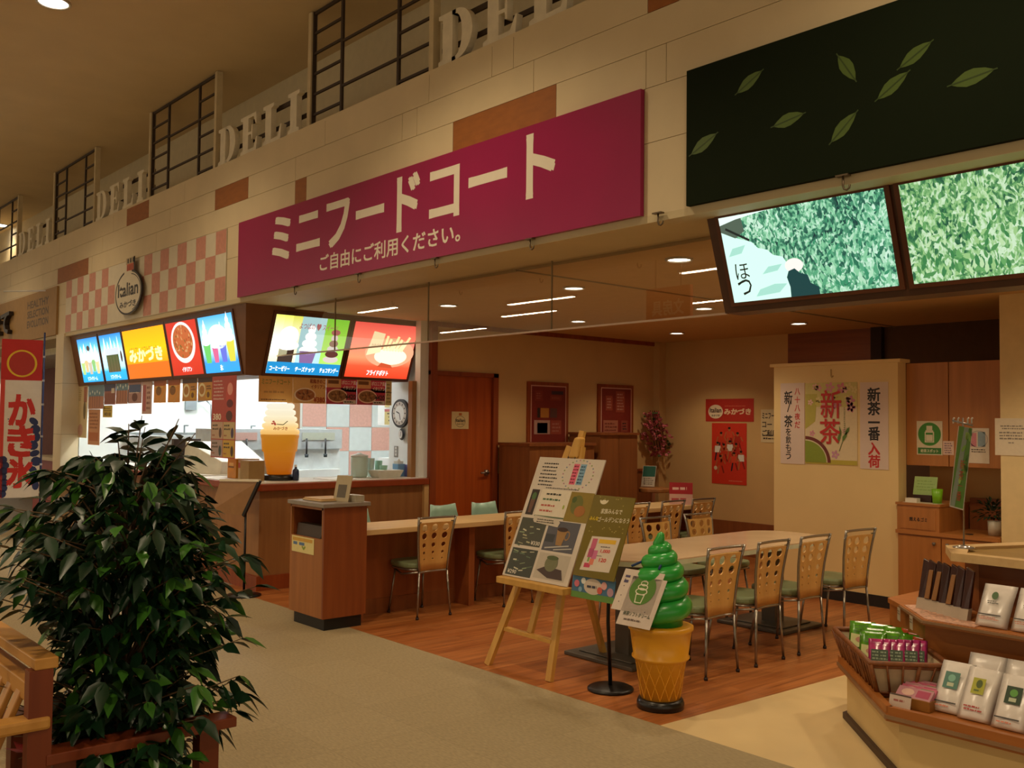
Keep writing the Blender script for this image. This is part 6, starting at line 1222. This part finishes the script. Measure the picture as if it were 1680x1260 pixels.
for k in range(10): z = 1.9+.07*k; m.add([(-14.0, .6, z), (-14.07, .58, z+.07), (-14.1, .58, z+.13), (-14.03, .59, z+.08)], [(0, 1, 2, 3)], INK('#2c1f16')); m.add([(-14.0, .6, z), (-13.93, .58, z+.05), (-13.9, .58, z+.1), (-13.97, .59, z+.07)], [(0, 1, 2, 3)], INK('#2c1f16'))
simple('bamboo_branch', 'dark bamboo branch with leaves hanging beside the cream pillar', 'decoration', m)

# ------------------------------------------------------------------ foreground: bench, plant stand, ficus
bw2 = wood('bench_wood', '#b5803a', '#c8934a', 'x', .4); bwz = wood('bench_slat_wood', '#b07a36', '#c48e46', 'z', .4); bwd = wood('bench_dark_wood', '#6a2c12', '#7c3818', 'z', .4)
t = thing('wooden_bench', 'honey coloured slatted wooden bench at the lower left corner', 'bench', (-3.9, -3.05, 0))
m = MB(); m.box(-5.4, -3.02, .765, -3.24, -2.95, .80, bw2); m.box(-5.4, -3.03, .66, -3.26, -2.97, .72, bw2)
for k in range(20): m.bar((-3.38-.11*k, -3.02, .68), (-3.38-.11*k, -3.12, .44), .05, .02, bwz, (0, 1, 0))
m.box(-5.4, -3.15, .41, -3.26, -3.09, .45, bw2); m.build('backrest', t, .004)
m = MB()
for k in range(5): m.box(-5.4, -3.26-.09*k, .40, -3.26, -3.235-.09*k, .425, bw2)
m.build('seat', t)
for y in (-3.0, -3.55):
    m = MB(); m.box(-3.29, y-.035, 0, -3.24, y+.035, .765 if y > -3.2 else .42, bwd); m.build('leg', t)
m = MB(); m.box(-3.31, -3.6, .58, -3.23, -2.97, .62, bw2); m.build('armrest', t, .01)
PX, PY_ = -3.50, -2.66
t = thing('plant_stand', 'red-brown wooden stand frame around the ficus pot', 'plant stand', (PX, PY_, 0))
for dx in (-.34, .165): m = MB(); m.box(PX+dx, PY_-.32, .465, PX+dx+.10, PY_+.31, .50, bwd); m.build('top_plank', t, .004)
m = MB(); m.box(PX-.29, PY_+.20, .17, PX+.2, PY_+.24, .22, bwd); m.box(PX-.29, PY_-.26, .17, PX+.2, PY_-.22, .22, bwd); m.build('cross_rail', t)
for sx in (-.29, .20):
    for sy in (-.26, .22):
        m = MB(); m.box(PX+sx-.03, PY_+sy-.03, 0, PX+sx+.03, PY_+sy+.04, .465, bwd); m.build('leg', t)
t = thing('ficus_tree', 'bushy dark green ficus in a pot, filling the lower left foreground', 'plant', (PX, PY_, 0))
m = MB(); m.lathe([(.11, 0), (.15, .30), (.155, .33), (.14, .33), (.135, .29)], M('pot_brown', '#5c3a24', .5), (PX, PY_, 0), 28); pot_ = m.build('pot', t)
m = MB(); m.lathe([(.132, .28), (.132, .292)], M('soil', '#2a1c12', .9, noise=.4, scale=60), (PX, PY_, 0), 20); m.build('soil', pot_)
lfA = M('ficus_leaf', '#12301a', .38, noise=.45, scale=6, spec=.45); lfB = M('ficus_leaf_young', '#3a6c22', .34, noise=.3, scale=6, spec=.6); brk = M('ficus_bark', '#6a5238', .8, noise=.2, scale=30)
mt, ml = MB(), MB(); rn = random.Random(21)
mt.tube([(PX, PY_, .28), (PX+.02, PY_, .6), (PX-.01, PY_+.01, .95), (PX+.02, PY_, 1.35)], [.022, .019, .014, .006], brk, 8)
mt.tube([(PX+.03, PY_+.02, .28), (PX-.01, PY_-.02, .55), (PX+.04, PY_, .9), (PX+.09, PY_+.04, 1.2)], [.016, .014, .011, .005], brk, 7)
def leaf(p, d_, L, roll, m):
    d_ = d_.normalized(); sd_ = d_.cross(Vector((0, 0, 1)))
    if sd_.length < .05: sd_ = Vector((1, 0, 0))
    sd_.normalize(); up = sd_.cross(d_).normalized(); sd_, up = sd_*math.cos(roll)+up*math.sin(roll), up*math.cos(roll)-sd_*math.sin(roll)
    W = L*.25; P_ = lambda v, q, h: p+d_*(L*v)+sd_*(W*q)+up*(L*h)-Vector((0, 0, L*.28*v*v))
    if p.y < -2.86 and p.z < .9: return
    ml.add([P_(0, 0, 0), P_(.22, -.75, .03), P_(.25, 0, -.03), P_(.22, .75, .03), P_(.5, -1, .03), P_(.55, 0, -.04), P_(.5, 1, .03), P_(.78, -.55, .01), P_(.8, 0, -.03), P_(.78, .55, .01), P_(1.06, 0, -.02)],
           [(0, 2, 1), (0, 3, 2), (1, 2, 5, 4), (2, 3, 6, 5), (4, 5, 8, 7), (5, 6, 9, 8), (7, 8, 10), (8, 9, 10)], m, True)
def half(z):            # half width of the crown at height z
    T = ((.30, .24), (.45, .36), (.62, .35), (.80, .35), (.95, .37), (1.05, .38), (1.18, .37), (1.30, .33), (1.42, .25), (1.52, .11), (1.6, .03))
    for (a, b), (c_, d_) in zip(T, T[1:]):
        if a <= z <= c_: return b+(d_-b)*(z-a)/(c_-a)
    return .05
for i in range(330):
    z = .36+1.08*rn.random()**.9; a = rn.random()*2*PI; R_ = half(z+.06)*(rn.uniform(.55, 1.0) if i % 6 else rn.uniform(1.0, 1.22))
    st = Vector((PX+.02*math.cos(a), PY_+.02*math.sin(a), max(.34, z-.16-.15*rn.random()))); en = Vector((PX+R_*math.cos(a), PY_+R_*math.sin(a), z)); md = (st+en)/2+Vector((0, 0, .05))
    mt.tube([st, md, en], [.0045, .0032, .0016], brk, 4, caps=False); out = Vector((math.cos(a), math.sin(a), 0))
    for k in range(9):
        q = .35+.65*k/8; p = st*(1-q)**2+md*2*q*(1-q)+en*q*q; s_ = 1 if k % 2 else -1
        d_ = out*.7+Vector((-out.y, out.x, 0))*s_*rn.uniform(.3, 1.1)+Vector((rn.uniform(-.3, .3), rn.uniform(-.3, .3), rn.uniform(-.95, .45)))
        leaf(p, d_, rn.uniform(.055, .095), rn.uniform(-1.2, 1.2), lfB if rn.random() < .16 else lfA)
    leaf(en, out+Vector((0, 0, rn.uniform(-.8, .3))), rn.uniform(.07, .10), rn.uniform(-.4, .4), lfB if rn.random() < .3 else lfA)
for (dx, dy, z) in ((.04, .03, 1.56), (-.06, .02, 1.53), (.15, .12, 1.55), (.2, .16, 1.5), (-.12, .0, 1.5), (.1, .02, 1.52)):
    st = Vector((PX+dx*.4, PY_+dy*.4, 1.3)); en = Vector((PX+dx, PY_+dy, z)); mt.tube([st, (st+en)/2, en], [.004, .003, .0015], brk, 4, caps=False)
    for k in range(7): leaf(st+(en-st)*(.3+.1*k), Vector((rn.uniform(-1, 1), rn.uniform(-1, 1), rn.uniform(-.2, .5))), rn.uniform(.08, .11), rn.uniform(-.6, .6), lfA)
mt.build('trunk', t); ml.build('foliage', t)
t = thing('red_flower', 'red flowering plant at the foot of the ficus', 'flower', (PX+.15, PY_-.05, .3)); rf = M('petal_red', '#8c0f14', .45, noise=.15)
rn = random.Random(2)
fc = [Vector((PX+.20, PY_-.12, .40)), Vector((PX+.12, PY_-.24, .43)), Vector((PX+.02, PY_-.30, .44))]
for c_ in fc:
    m = MB()
    for k in range(7):
        a = k*.9; d_ = Vector((math.cos(a), math.sin(a), .35)).normalized(); sd_ = d_.cross(Vector((0, 0, 1))).normalized()*.022; m.add([c_, c_+d_*.04-sd_, c_+d_*.085, c_+d_*.04+sd_], [(0, 1, 2, 3)], rf)
    m.build('bloom', t)
m = MB()
for c_ in fc: m.tube([c_, c_*.5+Vector((PX+.05, PY_-.03, .36))*.5, Vector((PX+.03, PY_, .29))], .004, INK('#2c4a1c'), 5)
m.build('stems', t)
